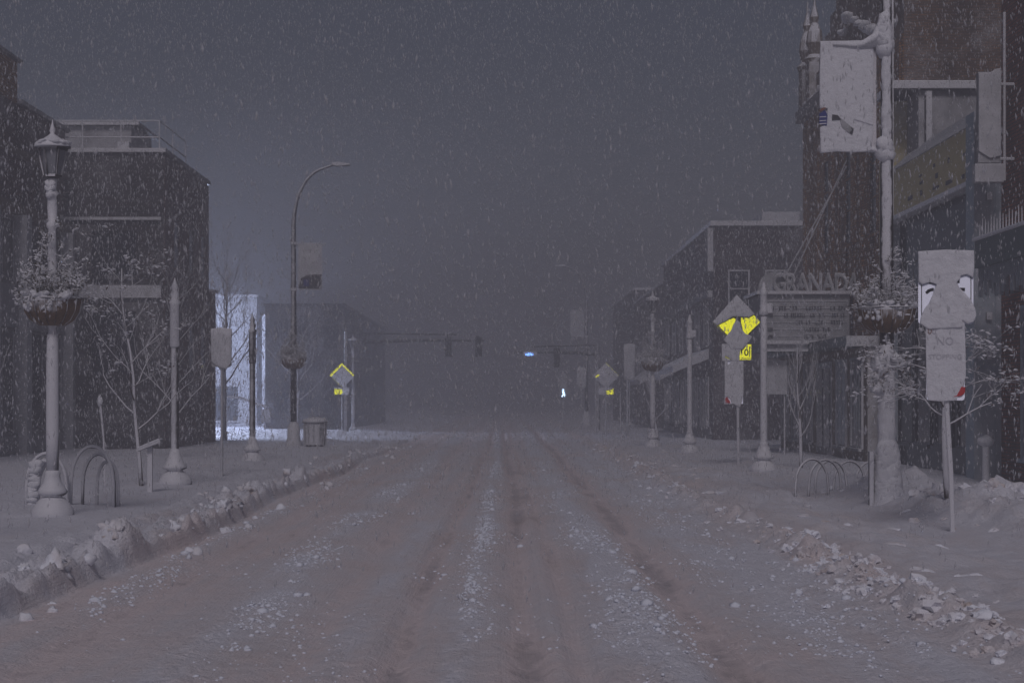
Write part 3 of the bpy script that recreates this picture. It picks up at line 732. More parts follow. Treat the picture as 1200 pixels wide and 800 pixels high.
def plate_sign(label, loc, w, z0, z1, mat='board_grey', post='galvanised', name='street_sign', group=None):
    t = thing(name, label, 'sign', loc, group=group)
    MB().tube([(0, 0, -.1), (0, 0, z1-.1)], .03, 8).build('post', post, t)
    slab(rrect(-w/2, w/2, z0, z1, .05), -.035, -.045, 0, 'plate', mat, t)
    slab([(-w/2, z0+.12), (-w*.2, z0), (w*.25, z0-.05), (w/2, z0+.1), (w/2+.01, z1), (0, z1+.03), (-w/2-.01, z1)], -.046, -.075, .012, 'snow_cover', 'snow_pack' if mat != 'board_grey' else 'pale_panel', t, .012, 2)
    return t
plate_sign('grey sign plate caked with snow on a thin white post beyond the snowy sleeved pole', (-6.27, 38, .14), .45, 2.45, 3.3)
plate_sign('faint pale sign plate standing just behind the lantern lamp with the dark planter', (5.75, 78, .12), .5, 2.7, 4.3)
plate_sign('small pale sign plate on the thin post nearest the walk signal', (4.35, 95, .1), .5, 2.4, 3.5)
for i, (px_, d_, h_, lab) in enumerate([(698, 90, 3.6, 'thin bare post beside the far yellow diamond sign'), (735, 82, 2.9, 'thin dark post between the far diamond sign and the lantern lamp'), (727, 88, 2.2, 'short faint post just behind the far diamond sign')]):
    tag(MB().lathe([(.05, 0), (.045, h_-.1), (.06, h_-.05), (.02, h_)], n=8).build('sign_post', 'half_pole' if i else 'galvanised'), lab, 'post').location = ((px_-VX)*d_/F, d_, .1)

# pedestrian signal, glowing
t = thing('walk_signal', 'dark pedestrian signal box with a glowing white walk symbol', 'signal', (3.33, 95.5, .1))
MB().tube([(0, 0, -.1), (0, 0, 3.3)], .05, 8).build('post', 'half_pole', t)
h_ = MB().box(-.24, .24, -.25, -.02, 1.85, 3.1).build('housing', 'board_grey', t, bevel=.02)
w_ = MB(); w_.blob((.0, -.26, 2.13), .05, 2, 0); w_.prism_y([(-.06, 2.10), (.07, 2.10), (.12, 1.95), (.08, 1.80), (.03, 1.92), (-.06, 1.80), (-.10, 1.84), (-.03, 1.98)], -.275, -.25)
w_.tube([(.0, -.26, 2.25), (.0, -.26, 2.02)], .045, 6)
w_.build('walk_symbol', 'signal_white', h_)
# mast arms with signal heads
def mast(label, x0, x1, d, z, heads, lit=None):
    t = thing('signal_mast', label, 'traffic signal', (x0, d, .05), group='signal mast arms over the cross street', world=True)
    MB().tube([(x0, d, 0), (x0, d, z+.6)], [.14, .1], 10).build('pole', 'dark_pole', t)
    MB().tube([(x0, d, z), ((x0+x1)/2, d, z+.12), (x1, d, z+.1)], [.10, .08, .05], 8).build('mast_arm', 'black_front', t)
    MB().tube([(x0, d, z+.5), (x1*.8+x0*.2, d, z+.42)], .04, 6).build('brace', 'black_front', t)
    for hx in heads:
        MB().box(hx-.18, hx+.18, d-.3, d-.1, z-.75, z+.35).build('signal_head', 'black_front', t, bevel=.03)
    if lit is not None:
        hd = MB().box(lit-.45, lit+.35, d-.25, d-.1, z-.1, z+.15).build('camera_housing', 'dark_metal', t, bevel=.03)
        MB().blob((lit-.1, d-.28, z-.02), .11, 2, .1, (2.2, .5, .75)).build('lamp_lens', 'signal_blue', hd, smooth=True)
    return t
mast('signal mast arm reaching out from beside the small lantern lamp', -8.3, -1.0, 90, 4.75, [-2.9, -1.3])
mast('fainter signal mast arm with a blue glowing lamp', 5.3, .6, 96, 4.3, [3.0], lit=1.55)

# --- bicycle racks
def arch(mb, x, y, z, w, h, r=.028, n=14, ax=(1, 0)):
    pts = []
    for k in range(n+1):
        a = math.pi*k/n; c_ = -math.cos(a)*w/2; s_ = math.sin(a)
        pts.append((x+c_*ax[0], y+c_*ax[1], z+h*.35*min(1, s_*3)+h*.65*s_ if 0 < k < n else z-.1))
    mb.tube(pts, r, 8)
t = thing('bicycle_rack', 'thin curved bicycle hoops sunk in snow beside the tall banner pole', 'bicycle rack', (5.45, 29.6, .0), group='curved bicycle racks')
for i, dx_ in enumerate((-.10, .22, .42, .85, 1.35, 1.62)):
    k_ = MB(); arch(k_, dx_, .5*i, .0, .70, .72-.03*i, .022, ax=(.9, .42)); k_.build('hoop', 'rack_metal', t, smooth=True)
t = thing('bicycle_rack', 'curved bicycle rack with snow filled hoops around the foot of the ornate lamp', 'bicycle rack', (-6.75, 26.4, .15), group='curved bicycle racks')
for i, (dx_, w_, h_) in enumerate(((-.32, .62, .83), (-.26, .46, .72), (.30, .66, .93), (.36, .5, .8), (.46, .34, .68))):
    k_ = MB(); arch(k_, dx_, .18*i, .0, w_, h_, .026, ax=(1, .1)); k_.build('hoop', 'snow_pole' if i != 3 else 'rack_metal', t, smooth=True)
k_ = MB()
for i in range(9): k_.blob((-.56+.01*i, -.02, .05+.075*i), .085 if i % 3 else .06, 2, .35, (1.2, .6, .9))
for i in range(8): a = math.pi*(.15+.6*i/8); k_.blob((-.32-.26*math.cos(a), .02, .2+.52*math.sin(a)), .045, 2, .4)
k_.build('packed_snow', 'snow_pack', t, smooth=True)

# --- small things
t = thing('information_board', 'small slanted board on a post carrying snow, at the foot of the young tree', 'sign', (-6.42, 31, .14))
MB().box(-.045, .045, -.03, .03, -.1, .86).build('post', 'snow_pole', t, bevel=.005)
k_ = MB(); k_.prism_y([(-.22, .76), (.22, .93), (.21, .975), (-.23, .805)], -.16, .16); bd_ = k_.build('panel', 'galvanised', t)
k_ = MB(); k_.prism_y([(-.23, .807), (.21, .977), (.18, 1.0), (-.2, .84)], -.155, .155); k_.build('snow_cover', 'snow_pack', bd_, bevel=.008)
t = thing('garden_stake', 'thin stake topped with a knob of snow before the dark corner building', 'stake', (-7.7, 33, .15))
MB().tube([(0, 0, -.1), (-.03, 0, .9), (-.1, 0, 1.65)], .02, 6).build('rod', 'bare_wood', t)
MB().blob((-.1, 0, 1.66), .06, 2, .4, (.8, .8, 1.8)).build('snow_knob', 'snow_pack', t, smooth=True)
t = thing('litter_bin', 'grey slatted litter bin beside the foot of the dark curved street lamp', 'litter bin', (-6.68, 60.5, .12))
k_ = MB(); k_.lathe([(.30, .02), (.36, .1), (.38, .85), (.30, .9)], n=20); k_.build('drum', 'dark_metal', t)
for k in range(12):
    a = k*math.pi/6; MB().tube([(math.cos(a)*.37, math.sin(a)*.37, .05), (math.cos(a)*.42, math.sin(a)*.42, .9)], .022, 4).build('slat', 'dark_pole', t)
MB().lathe([(.44, .88), (.46, .95), (.35, 1.02), (.1, 1.08)], n=20, wob=.05).build('lid', 'snow_pole', t, smooth=True)
t = thing('bollard', 'short bollard capped with a ball of snow beside the blue grey doorway pillar', 'bollard', (9.95, 35.2, .12))
MB().lathe([(.09, 0), (.075, .1), (.07, .75), (.08, .8)], n=12).build('shaft', 'snow_pole', t, smooth=True)
MB().blob((0, 0, .87), .17, 2, .3, (1, 1, .7)).build('snow_cap', 'snow_pack', t, smooth=True)

# --- trees
tree('young_tree', 'slim young tree with snow tufted twigs beside the slanted board', 'tree', (-7.0, 33, .14), 4.6, 1.2, .045, 13, 2, spread=.7, leaves=420, lean=(-.38, 0), Lf=.26)
tree('young_tree', 'bare frosted young tree with upswept branches in front of the theatre entrance', 'tree', (7.3, 42, .14), 3.25, .85, .05, 12, 3, spread=.45, up=.55, leaves=0, lean=(-.1, 0), Lf=.28)
tree('street_tree', 'brown leaved young tree with long snowy boughs behind the parking sign', 'tree', (6.35, 24.3, .18), 2.75, 1.1, .05, 13, 3, spread=.75, up=-.05, leaves=500, lean=(-.12, 0), Lf=.33)
tree('bare_tree', 'fine twigged bare tree rising in front of the bluish lit white building', 'tree', (-11.9, 73, .05), 8.2, 2.6, .10, 24, 4, 'far_wood', spread=.45, up=.35, Lf=.27)
tree('bare_tree', 'faint bare tree behind the dark curved street lamp', 'tree', (-10.6, 88, .05), 6.4, 1.8, .13, 18, 4, 'far_wood', spread=.5, up=.3, Lf=.30)
tree('bare_tree', 'thin leaning frosted tree in front of the brick block with snowy awnings', 'tree', (6.6, 72, .1), 4.2, 1.0, .06, 12, 3, 'bare_wood', spread=.4, up=.5, Lf=.22, lean=(-.7, 0))
tree('bare_shrub', 'pale snowy shoots of a shrub near the ornate lamp and pier fronted building', 'shrub', (-6.55, 20.6, .12), 2.5, .7, .03, 8, 1, spread=.5, up=.5, Lf=.40)
tree('bare_tree', 'scrubby bare tree against the dark corner building, behind the sleeved pole', 'tree', (-9.6, 50, .1), 5.4, 1.3, .06, 14, 3, 'far_wood', spread=.55, up=.3, Lf=.32)

bpy.context.view_layer.update()
for o_ in list(COL.objects):          # stand everything on the snow
    if o_.parent is None and o_.get('category') and o_.name not in ORG and o_.get('category') not in ('plant',) and o_.location.y < 100 and not o_.get('kind'):
        if o_.location.z > .02: o_.location.z = height(o_.location.x, o_.location.y)-.03
# ------------------------------------------------------------------ buildings
def window(parent, face, a0, a1, z0, z1, c, depth=.12, mull=1, glass='glass_dark', frame='concrete_band', trans=0):
    """face 'x': wall plane x=c (out toward the road, sign by c); face 'y': plane y=c facing the camera"""
    t_ = .07
    fr = MB(); gl = MB()
    if face == 'y':
        for q in [(a0-t_, a1+t_, z0-t_, z0), (a0-t_, a1+t_, z1, z1+t_), (a0-t_, a0, z0, z1), (a1, a1+t_, z0, z1)]: fr.box(q[0], q[1], c-.06, c+.05, q[2], q[3])
        for i in range(1, mull+1):
            x_ = a0+(a1-a0)*i/(mull+1); fr.box(x_-.03, x_+.03, c-.03, c+.03, z0, z1)
        for i in range(1, trans+1):
            z_ = z0+(z1-z0)*i/(trans+1); fr.box(a0, a1, c-.025, c+.025, z_-.025, z_+.025)
        fr.box(a0-.1, a1+.1, c-.12, c-.061, z0-t_-.06, z0-t_+.02)
        gl.box(a0, a1, c-.012, c+.02, z0, z1)
    else:
        s = -1 if c > 0 else 1
        def bx(o, y0, y1, lo, hi, zz0, zz1): o.box(min(c+s*lo, c+s*hi), max(c+s*lo, c+s*hi), y0, y1, zz0, zz1)
        for q in [(a0-t_, a1+t_, z0-t_, z0), (a0-t_, a1+t_, z1, z1+t_), (a0-t_, a0, z0, z1), (a1, a1+t_, z0, z1)]: bx(fr, q[0], q[1], -.05, .06, q[2], q[3])
        for i in range(1, mull+1):
            y_ = a0+(a1-a0)*i/(mull+1); bx(fr, y_-.03, y_+.03, -.03, .03, z0, z1)
        for i in range(1, trans+1):
            z_ = z0+(z1-z0)*i/(trans+1); bx(fr, a0, a1, -.025, .025, z_-.025, z_+.025)
        bx(fr, a0-.1, a1+.1, .061, .14, z0-t_-.06, z0-t_+.02)
        bx(gl, a0, a1, -.02, .012, z0, z1)
    w = fr.build('window', frame, parent); gl.build('pane', glass, w); return w

# A: near brick building on the right, only its edge in view
t = thing('brick_building', 'red brick building with blue grey pillar and canopy at the frame edge', 'building', (10.6, 36, 0), world=True)
MB().box(10.62, 22, 26, 36.4, -.5, 15).build('wall', 'brick_red', t)
MB().box(10.05, 10.615, 36.45, 37.1, -.2, 7.9).build('pillar', 'blue_pillar', t)
MB().box(10.50, 10.75, 36.42, 36.44, 0, 7.9).build('pillar_face', 'blue_pillar', t)
k_ = MB()
for zz in [0.9+.85*i for i in range(9)]: k_.box(10.30, 10.42, 36.38, 36.45, zz, zz+.16)
k_.build('clamp', 'dark_metal', t)
cp_ = MB().box(9.55, 10.6, 30.0, 34.6, 4.4, 4.95).build('canopy', 'teal_trim', t)
k_ = MB().box(9.5, 10.6, 29.9, 34.65, 4.952, 5.02); k_.build('snow_cover', 'snow_pack', cp_, bevel=.02)
k_ = MB()
for i in range(22): k_.tube([(9.6, 30.2+i*.2, 5.0), (9.6, 30.2+i*.2, 5.28+.05*(i % 3))], [.015, .006], 4)
k_.tube([(9.6, 30, 5.0), (10.7, 34.2, 6.1)], .03, 5)
k_.build('railing', 'snow_pole', cp_)
k_ = MB()
for i in range(34): 
    L = random.uniform(.25, .62); k_.box(9.62+.0*i, 9.66, 30.1+i*.133, 30.1+i*.133+.08, 4.4-L, 4.4)
k_.build('valance', 'curtain', cp_)
k_ = MB()
for i in range(9):
    L = random.uniform(.35, .60); k_.box(9.62+i*.105, 9.62+i*.105+.07, 34.5, 34.53, 4.4-L, 4.4)
k_.build('valance', 'curtain', cp_)
window(t, 'x', 31, 34.8, .6, 3.6, 10.62, mull=1, glass='glass_pale', frame='blue_pillar')
# blade sign caked with snow, bracketed to the building
t = thing('blade_sign', 'tall narrow hanging sign plastered white, bracketed to the blue grey pillar', 'sign', (10.25, 35.5, 0), world=True)
bx_ = MB().box(9.86, 10.32, 35.45, 35.62, 6.65, 8.55).build('panel', 'board_grey', t, bevel=.02)
k_ = MB().prism_y([(9.86, 6.9), (10.1, 6.75), (10.32, 6.8), (10.33, 8.62), (10.2, 8.6), (10.1, 8.52), (9.86, 8.50)], 35.40, 35.448); k_.build('snow_cover', 'pale_panel', bx_, bevel=.012)
k_ = MB().box(9.78, 10.38, 35.40, 35.64, 6.25, 6.64); k_.build('lower_box', 'pale_panel', t, bevel=.02)
k_ = MB()
for zz in (6.75, 8.3): k_.tube([(10.3, 35.5, zz), (10.72, 35.5, zz)], .035, 6)
k_.tube([(10.42, 35.5, 6.3), (10.42, 35.5, 9.8)], .03, 6)
k_.build('bracket', 'snow_pole', t)

# B: the low shop with the cream fascia
t = thing('shop_building', 'low shop with a cream signboard above its black glass front, topped with snow', 'building', (10.2, 40, 0), world=True)
MB().box(10.75, 20, 36.45, 45.5, -.5, 8.0).build('wall', 'grey_render', t)
MB().box(10.75, 20, 44.2, 45.45, 8.0, 9.75).build('upper_storey', 'grey_render', t)
k_ = MB().box(10.05, 20, 44.0, 45.99, 9.76, 9.98); k_.build('upper_ledge', 'snow_pole', t, bevel=.03)
MB().box(10.45, 10.74, 37.2, 45.3, -.2, 6.5).build('shop_front', 'black_front', t)
fs_ = MB().box(10.2, 10.74, 36.6, 45.3, 6.5, 7.75).build('signboard', 'cream_board', t)
k_ = MB().prism_y([(10.15, 7.72), (10.95, 8.45), (10.95, 7.76), (10.3, 7.70)], 36.55, 45.35); k_.build('sloped_coping', 'pale_panel', t)
k_ = MB().box(10.12, 10.5, 36.6, 45.4, 6.40, 6.52); k_.build('lower_ledge', 'snow_pole', t)
k_ = MB()
for i in range(60): 
    yy = 36.7+i*.145; k_.tube([(10.14, yy, 6.42), (10.14, yy, 6.30-.06*random.random())], [.035, .01], 5)
k_.build('icicles', 'pale_panel', t)
# dim broken characters left on the board
k_ = MB()
for (px_, py_, w_, h__) in [(1078, 206, 3, 3), (1079, 214, 4, 4), (1097, 206, 3, 6), (1094, 217, 2, 3), (1111, 188, 2, 6), (1094, 194, 2, 4), (1110, 214, 5, 5), (1096, 220, 8, 3), (1131, 180, 6, 3), (1135, 185, 2, 8), (1136, 196, 3, 3), (1128, 207, 3, 5), (1133, 203, 4, 4), (1066, 232, 6, 5), (1079, 226, 3, 6), (1114, 212, 2, 5)]:
    d_ = 10.18*F/(px_-VX); v_ = at(px_, py_, d_); s_ = d_/F
    k_.box(10.185, 10.199, d_-w_*s_*1.8, d_+w_*s_*1.8, v_.z-h__*s_*.5, v_.z+h__*s_*.5)
k_.build('broken_lettering', 'letter_mark', fs_)
MB().box(10.12, 11.5, 45.52, 45.95, -.2, 9.7).build('end_pier', 'cream_board', t)
MB().box(10.1, 10.44, 44.9, 45.5, -.2, 6.4).build('pillar', 'blue_pillar', t)
k_ = MB().box(10.9, 11.05, 44.0, 44.19, 8.0, 9.7).build('downpipe', 'dark_metal', t)
for y0 in (37.6, 39.6, 41.6, 43.4): window(t, 'x', y0, y0+1.5, .7, 4.6, 10.44, mull=0, glass='glass_dark', frame='black_front')

# C: the theatre
t = thing('theatre_building', 'tall brown brick theatre with stepped parapet and pinnacles behind the marquee', 'building', (10.8, 50, 0), world=True)
MB().box(10.8, 24, 46.0, 61, -.5, 12.6).build('wall', 'brick_theatre', t)
# facade skin of stained stone panels with shallow ribs
k_ = MB().box(10.74, 10.795, 46.0, 61.0, 3.5, 11.6)
for i in range(13): yy = 46.1+i*1.2; k_.box(10.69, 10.74, yy, yy+.45, 3.5, 11.4)
k_.build('facade', 'brick_rust', t)
k_ = MB().box(10.45, 10.85, 50, 61.1, 11.6, 12.0); k_.build('cornice', 'concrete_band', t)
# stepped parapet rising to the middle
k_ = MB()
for i, zz in enumerate((13.0, 13.4, 13.9, 14.4, 14.9)): k_.box(10.8, 11.2, 46.0+i*.8, 59.4-i*1.0, 12.6 if i == 0 else (13.0, 13.4, 13.9, 14.4)[i-1], zz)
k_.build('parapet', 'brick_theatre', t)
k_ = MB()
for yy in (60.3, 58.9): 
    k_.box(10.55, 11.05, yy, yy+.7, 12.0, 13.4); k_.lathe([(.34, 0), (.36, .15), (.22, .3), (.30, .7), (.26, 1.1), (.12, 1.4), (.16, 1.6), (.05, 2.0), (.01, 2.5)], (10.8, yy+.35), 12, 13.4, wob=.15)
k_.build('pinnacle', 'tan_stone', t, smooth=False)
k_ = MB()
for i in range(16): k_.blob((10.75, 47+i*.85, 12.1+max(0, 1.5-abs(i-7)*.28)), random.uniform(.18, .3), 2, .4, (1, 1.3, .5))
k_.build('parapet_snow', 'snow_pack', t, smooth=True)
for y0 in (48.4, 52.0, 55.6): window(t, 'x', y0, y0+1.3, 6.6, 9.6, 10.74, mull=1, trans=2, frame='brick_rust')
# entrance storey
MB().box(9.9, 10.59, 46.4, 60.9, -.3, 3.2).build('entrance_storey', 'tan_stone', t)
MB().box(9.3, 10.7, 46.3, 61.0, 3.201, 3.48).build('entrance_canopy', 'teal_trim', t)
for y0 in (47.0, 49.2, 54.6, 57.0, 59.2): window(t, 'x', y0, y0+1.4, .45, 2.85, 9.9, mull=1, trans=0, glass='glass_pale' if y0 in (49.2,) else 'glass_dark', frame='dark_metal')
d_ = MB().box(9.86, 9.94, 51.4, 53.8, .1, 2.9).build('door', 'dark_metal', t)
k_ = MB(); k_.box(9.84, 9.858, 51.55, 52.5, .3, 2.7); k_.box(9.84, 9.858, 52.7, 53.65, .3, 2.7); k_.build('pane', 'glass_dark', d_)
k_ = MB()
for i in range(3): k_.box(9.83, 9.85, 47.2+i*.3, 47.3+i*.3, .9, 2.6)
k_.build('curtain', 'curtain', t)
# marquee
mq = thing('theatre_marquee', 'projecting theatre marquee with rows of dark letters under the name GRANADA', 'marquee', (9.3, 52, 3.4), world=True)
MB().box(7.85, 10.55, 52.0, 54.6, 3.5, 4.95).build('body', 'board_grey', mq, bevel=.02)
MB().box(7.95, 10.5, 52.1, 54.5, 3.22, 3.498).build('soffit', 'teal_trim', mq)
k_ = MB().box(7.7, 10.58, 51.85, 54.75, 4.952, 5.05); k_.box(7.82, 10.56, 51.95, 51.998, 3.44, 3.54); k_.build('ledge', 'snow_pole', mq)
k_ = MB()
for i in range(6): k_.box(7.98, 10.48, 51.975, 51.998, 3.66+i*.215, 3.675+i*.215)
k_.build('letter_rail', 'snow_pole', mq)
rows = [(4.62, 8.05, 10.45, '111 1110111 0 111111 0 11 111'), (4.405, 8.55, 10.4, '11011111110 1110111 0 111 11'), (4.19, 8.75, 10.35, '0 111 11 0111 0 11111'), (3.975, 9.15, 9.95, '111111 111'), (3.76, 9.15, 9.85, '1111 1111')]
k_ = MB(); 
for z_, x0_, x1_, sx_ in rows:
    w_ = (x1_-x0_)/len(sx_)
    for i, ch in enumerate(sx_):
        if ch != '1': continue
        a = x0_+i*w_; b_ = a+w_*.68; zt = z_-.03; zb = z_-.145
        v_ = random.randint(0, 4)
        if v_ in (0, 1, 3): k_.box(a, a+.022, 51.965, 51.978, zb, zt)
        if v_ in (0, 2, 4): k_.box(a, b_, 51.965, 51.978, zt-.025, zt)
        if v_ in (1, 2, 3): k_.box(a, b_, 51.965, 51.978, zb, zb+.025)
        if v_ in (0, 3, 4): k_.box(b_-.022, b_, 51.965, 51.978, zb, zt)
        if v_ in (2, 4): k_.box(a+w_*.25, a+w_*.25+.024, 51.965, 51.978, zb, zt)
for z_ in (4.405, 3.975, 3.76): k_.box(8.05, 8.2, 51.965, 51.978, z_-.14, z_-.04)
k_.build('changeable_letters', 'letter_mark', mq)
lettering('GRANADA', .82, 'board_grey', mq, 'name_lettering', (9.5, 51.95, 5.0), ext=.04, offset=-.004, spacing=.92).scale = (.70, 1, 1)
lettering('GRANADA', .82, 'concrete_band', mq, 'name_backing', (9.53, 52.02, 5.02), ext=.02, offset=.03, spacing=.92).scale = (.70, 1, 1)
k_ = MB(); pl_ = [(7.75, 5.05)]+[(8.3-.52*math.cos(math.pi*i/12), 5.15+.50*math.sin(math.pi*i/12)) for i in range(13)]+[(8.85, 5.05)]
k_.prism_y(pl_, 52.1, 52.2); k_.build('crest', 'board_grey', mq)
k_ = MB()
for a, b_ in ((8.6, 12.0), (8.3, 11.7)): k_.tube([(a+.1, 52.6, 5.05), (10.7, 52.6+.6, 9.2-(8.6-a)*.6)], .022, 5)
k_.build('stay_cable', 'galvanised', mq)
t = thing('poster_case', 'pale poster case standing at the theatre doors beneath the marquee', 'poster case', (8.25, 51, 0.12), world=True)
MB().box(8.05, 8.75, 52.6, 52.8, 1.9, 2.95).build('case', 'pale_panel', t, bevel=.02)
k_ = MB(); k_.tube([(8.12, 52.7, 0), (8.12, 52.7, 1.95)], .03, 6); k_.tube([(8.68, 52.7, 0), (8.68, 52.7, 1.95)], .03, 6); k_.build('stand', 'dark_metal', t)

# D: the long brick block beyond
t = thing('brick_block', 'long fog dimmed brick block with snowy parapet and awnings beyond the theatre', 'building', (9.1, 90, 0), world=True)
MB().box(9.1, 26, 74, 97, -.5, 9.25).build('wall', 'brick_plum', t)
MB().box(9.15, 26, 97.02, 118, -.5, 8.3).build('wall', 'brick_brown', t)
MB().box(9.12, 26, 118.02, 142, -.5, 9.3).build('wall', 'brick_plum', t)
k_ = MB().box(8.95, 26, 73.85, 97.1, 9.26, 9.48); k_.box(9.0, 26, 97.12, 118.1, 8.31, 8.5); k_.box(8.95, 26, 118.12, 142, 9.31, 9.5); k_.build('coping', 'snow_pole', t, bevel=.03)
k_ = MB().box(8.9, 9.098, 74.3, 97, 6.2, 6.5); k_.box(8.85, 9.098, 74, 75.0, 7.3, 9.2); k_.box(9.0, 9.098, 97.2, 118, 5.6, 5.85); k_.build('cornice', 'concrete_band', t)
MB().box(11.5, 13.2, 76, 79, 9.5, 10.1).build('roof_box', 'pale_panel', t, bevel=.02)
for i in range(6): window(t, 'x', 75.6+i*3.6, 77.2+i*3.6, 4.2, 5.8, 9.1, mull=0, trans=1)
for i in range(5): window(t, 'x', 98.6+i*4, 100.4+i*4, 3.6, 5.2, 9.15, mull=0, trans=1)
for i in range(5): window(t, 'x', 75.6+i*4.3, 78.6+i*4.3, .6, 2.7, 9.1, mull=2, trans=0, frame='dark_metal')
for x0, z0 in ((9.8, 5.8), (11.4, 5.8)): window(t, 'y', x0, x0+.8, z0, z0+1.5, 74, mull=0, trans=1)
for (y0, y1, x0, z1) in ((75.4, 83.6, 7.5, 3.9), (86, 92, 7.9, 3.7), (100, 108, 8.0, 3.6)):
    k_ = MB(); k_.prism_y([(9.08, z1), (x0, z1-.75), (x0, z1-.95), (9.08, z1-.35)], y0, y1); aw_ = k_.build('awning', 'awning_cloth', t)
    k_ = MB(); k_.prism_y([(9.08, z1+.10), (x0-.03, z1-.66), (x0, z1-.745), (9.08, z1+.004)], y0+.05, y1-.05); k_.build('snow_cover', 'snow_pack', aw_, bevel=.02)

# left: F near, brown brick with grey piers
t = thing('pier_fronted_building', 'brown brick building with pale grey piers and wide dark windows at the frame edge', 'building', (-14.7, 48, 0), world=True)
MB().box(-26, -14.75, 36, 57.4, -.5, 10.7).build('wall', 'brick_brown', t)
MB().box(-26, -14.7, 38, 51.6, 10.71, 11.9).build('parapet', 'brick_rust', t)
k_ = MB().box(-26, -14.55, 37.9, 51.7, 11.91, 12.0); k_.box(-26, -14.6, 51.72, 57.5, 10.71, 10.85); k_.build('coping', 'snow_pole', t)
k_ = MB().box(-14.749, -14.55, 36, 57.3, 9.1, 9.3); k_.box(-14.749, -14.5, 36, 57.3, 7.3, 7.62); k_.build('string_course', 'tan_stone', t)
for yy in (43.6, 48.2, 51.4, 56.9): MB().box(-14.749, -14.35, yy, yy+.55, -.2, 7.3 if yy > 44 else 7.3).build('pier', 'pale_panel', t)
k_ = MB()
for z0, z1 in ((3.9, 5.2), (0, .7)): k_.box(-14.748, -14.6, 36, 56.9, z0, z1)
k_.build('spandrel', 'grey_render', t)
for y0, y1 in ((44.4, 48.0), (49.0, 51.2), (52.2, 56.7)):
    window(t, 'x', y0, y1, 5.3, 7.1, -14.73, mull=1, trans=0); window(t, 'x', y0, y1, .8, 3.8, -14.73, mull=1, glass='glass_dark' if y0 > 45 else 'glass_pale')

# E: the dark corner building with roof railing
t = thing('corner_building', 'dark boxy brick building with a snowy roof railing behind the ornate lamp', 'building', (-11.4, 56, 0), world=True)
MB().box(-26, -11.42, 57.5, 65.8, -.5, 10.0).build('wall', 'siding_dark', t)
MB().box(-26, -11.40, 57.2, 57.49, -.5, 10.0).build('front_wall', 'siding_dark', t)
MB().box(-11.419, -11.36, 57.25, 65.8, -.5, 9.95).build('side_wall', 'brick_brown', t)
MB().box(-26, -11.25, 65.82, 66.7, -.5, 5.9).build('annex', 'brick_brown', t)
k_ = MB().box(-26, -11.3, 57.1, 65.9, 10.01, 10.16); k_.box(-26, -11.15, 65.9, 66.8, 5.91, 6.0); k_.build('coping', 'half_pole', t, bevel=.02)
k_ = MB()
for zz in (10.55, 11.1): k_.tube([(-18, 57.3, zz), (-11.55, 57.3, zz), (-11.55, 62, zz)], .028, 6)
for xx in [-18+i*1.29 for i in range(6)]: k_.tube([(xx, 57.3, 10.1), (xx, 57.3, 11.1)], .025, 5)
for yy in (59.6, 62): k_.tube([(-11.55, yy, 10.1), (-11.55, yy, 11.1)], .025, 5)
k_.build('roof_railing', 'snow_pole', t)
MB().box(-17.5, -13.4, 61.5, 65, 10.16, 11.6).build('roof_cabin', 'grey_render', t, bevel=.03)
k_ = MB().box(-17.7, -13.1, 61.3, 65.1, 11.61, 11.72); k_.box(-13.7, -13.3, 60.6, 61.0, 10.16, 10.9); k_.build('roof_cabin_cap', 'snow_pole', t)
k_ = MB()
for zz, hh in ((7.75, .10), (5.15, .42)): k_.box(-16.4 if hh < .2 else -14.5, -11.45, 57.05, 57.199, zz, zz+hh)
k_.build('string_course', 'concrete_band', t)
for x0 in (-15.9, -13.8):
    window(t, 'y', x0, x0+1.5, 5.9, 7.4, 57.19, mull=1, frame='siding_dark'); window(t, 'y', x0, x0+1.5, 2.6, 4.7, 57.19, mull=1, frame='siding_dark')
for y0 in (58.6, 61.4, 63.8):
    for z0 in (6.3, 2.9): window(t, 'x', y0, y0+1.1, z0, z0+1.6, -11.365, mull=0, trans=1, frame='brick_brown')

# far: white building in the side street's lamplight, and dim blocks
t = thing('white_building', 'white rendered building washed in bluish lamplight behind the bare tree', 'building', (-17.5, 110, 0), world=True)
MB().box(-26, -15.9, 110, 122, -.5, 8.3).build('wall', 'white_render', t)
k_ = MB().box(-26.1, -15.8, 109.9, 122, 8.31, 8.5); k_.build('coping', 'snow_pole', t)
window(t, 'y', -18.9, -17.1, .4, 2.6, 110, mull=0, frame='dark_metal')
t = thing('white_shed', 'narrow pale building end glimpsed beside the white lamplit building', 'building', (-14.4, 106, 0), world=True)
MB().box(-15.0, -14.0, 106, 112, -.5, 6.9).build('wall', 'white_render', t)
k_ = MB().prism_y([(-15.1, 6.91), (-14.5, 7.25), (-13.9, 6.91)], 105.9, 112.1); k_.build('roof', 'snow_pole', t)
MB().box(-14.9, -14.1, 105.96, 105.998, .2, 3.3).build('door', 'grey_render', t)
t = thing('dim_block', 'dim grey flat roofed block behind the dark curved street lamp', 'building', (-11.8, 112, 0), world=True)
MB().box(-13.4, -9.0, 96, 130, -.5, 7.0).build('wall', 'siding_dark', t)
k_ = MB().box(-13.5, -8.9, 95.9, 130, 7.01, 7.15); k_.build('coping', 'black_front', t)
for z0 in (1.0, 4.6):
    for x0 in (-12.9, -11.5, -10.1): window(t, 'y', x0, x0+.8, z0, z0+1.7, 96, mull=0, frame='siding_dark')
for y0 in (102, 107, 112, 117): 
    for z0 in (1.0, 4.6): window(t, 'x', y0, y0+2.2, z0, z0+1.7, -9.0, mull=1, frame='siding_dark')
t = thing('bike_shelter', 'small snow topped shelter frame on the lit snow across the side street', 'shelter', (-13.5, 88, 0), world=True)
k_ = MB()
for xx in (-14.3, -12.3): k_.tube([(xx, 88, 0), (xx, 88, 1.75 if xx < -13 else 1.35)], .05, 6)
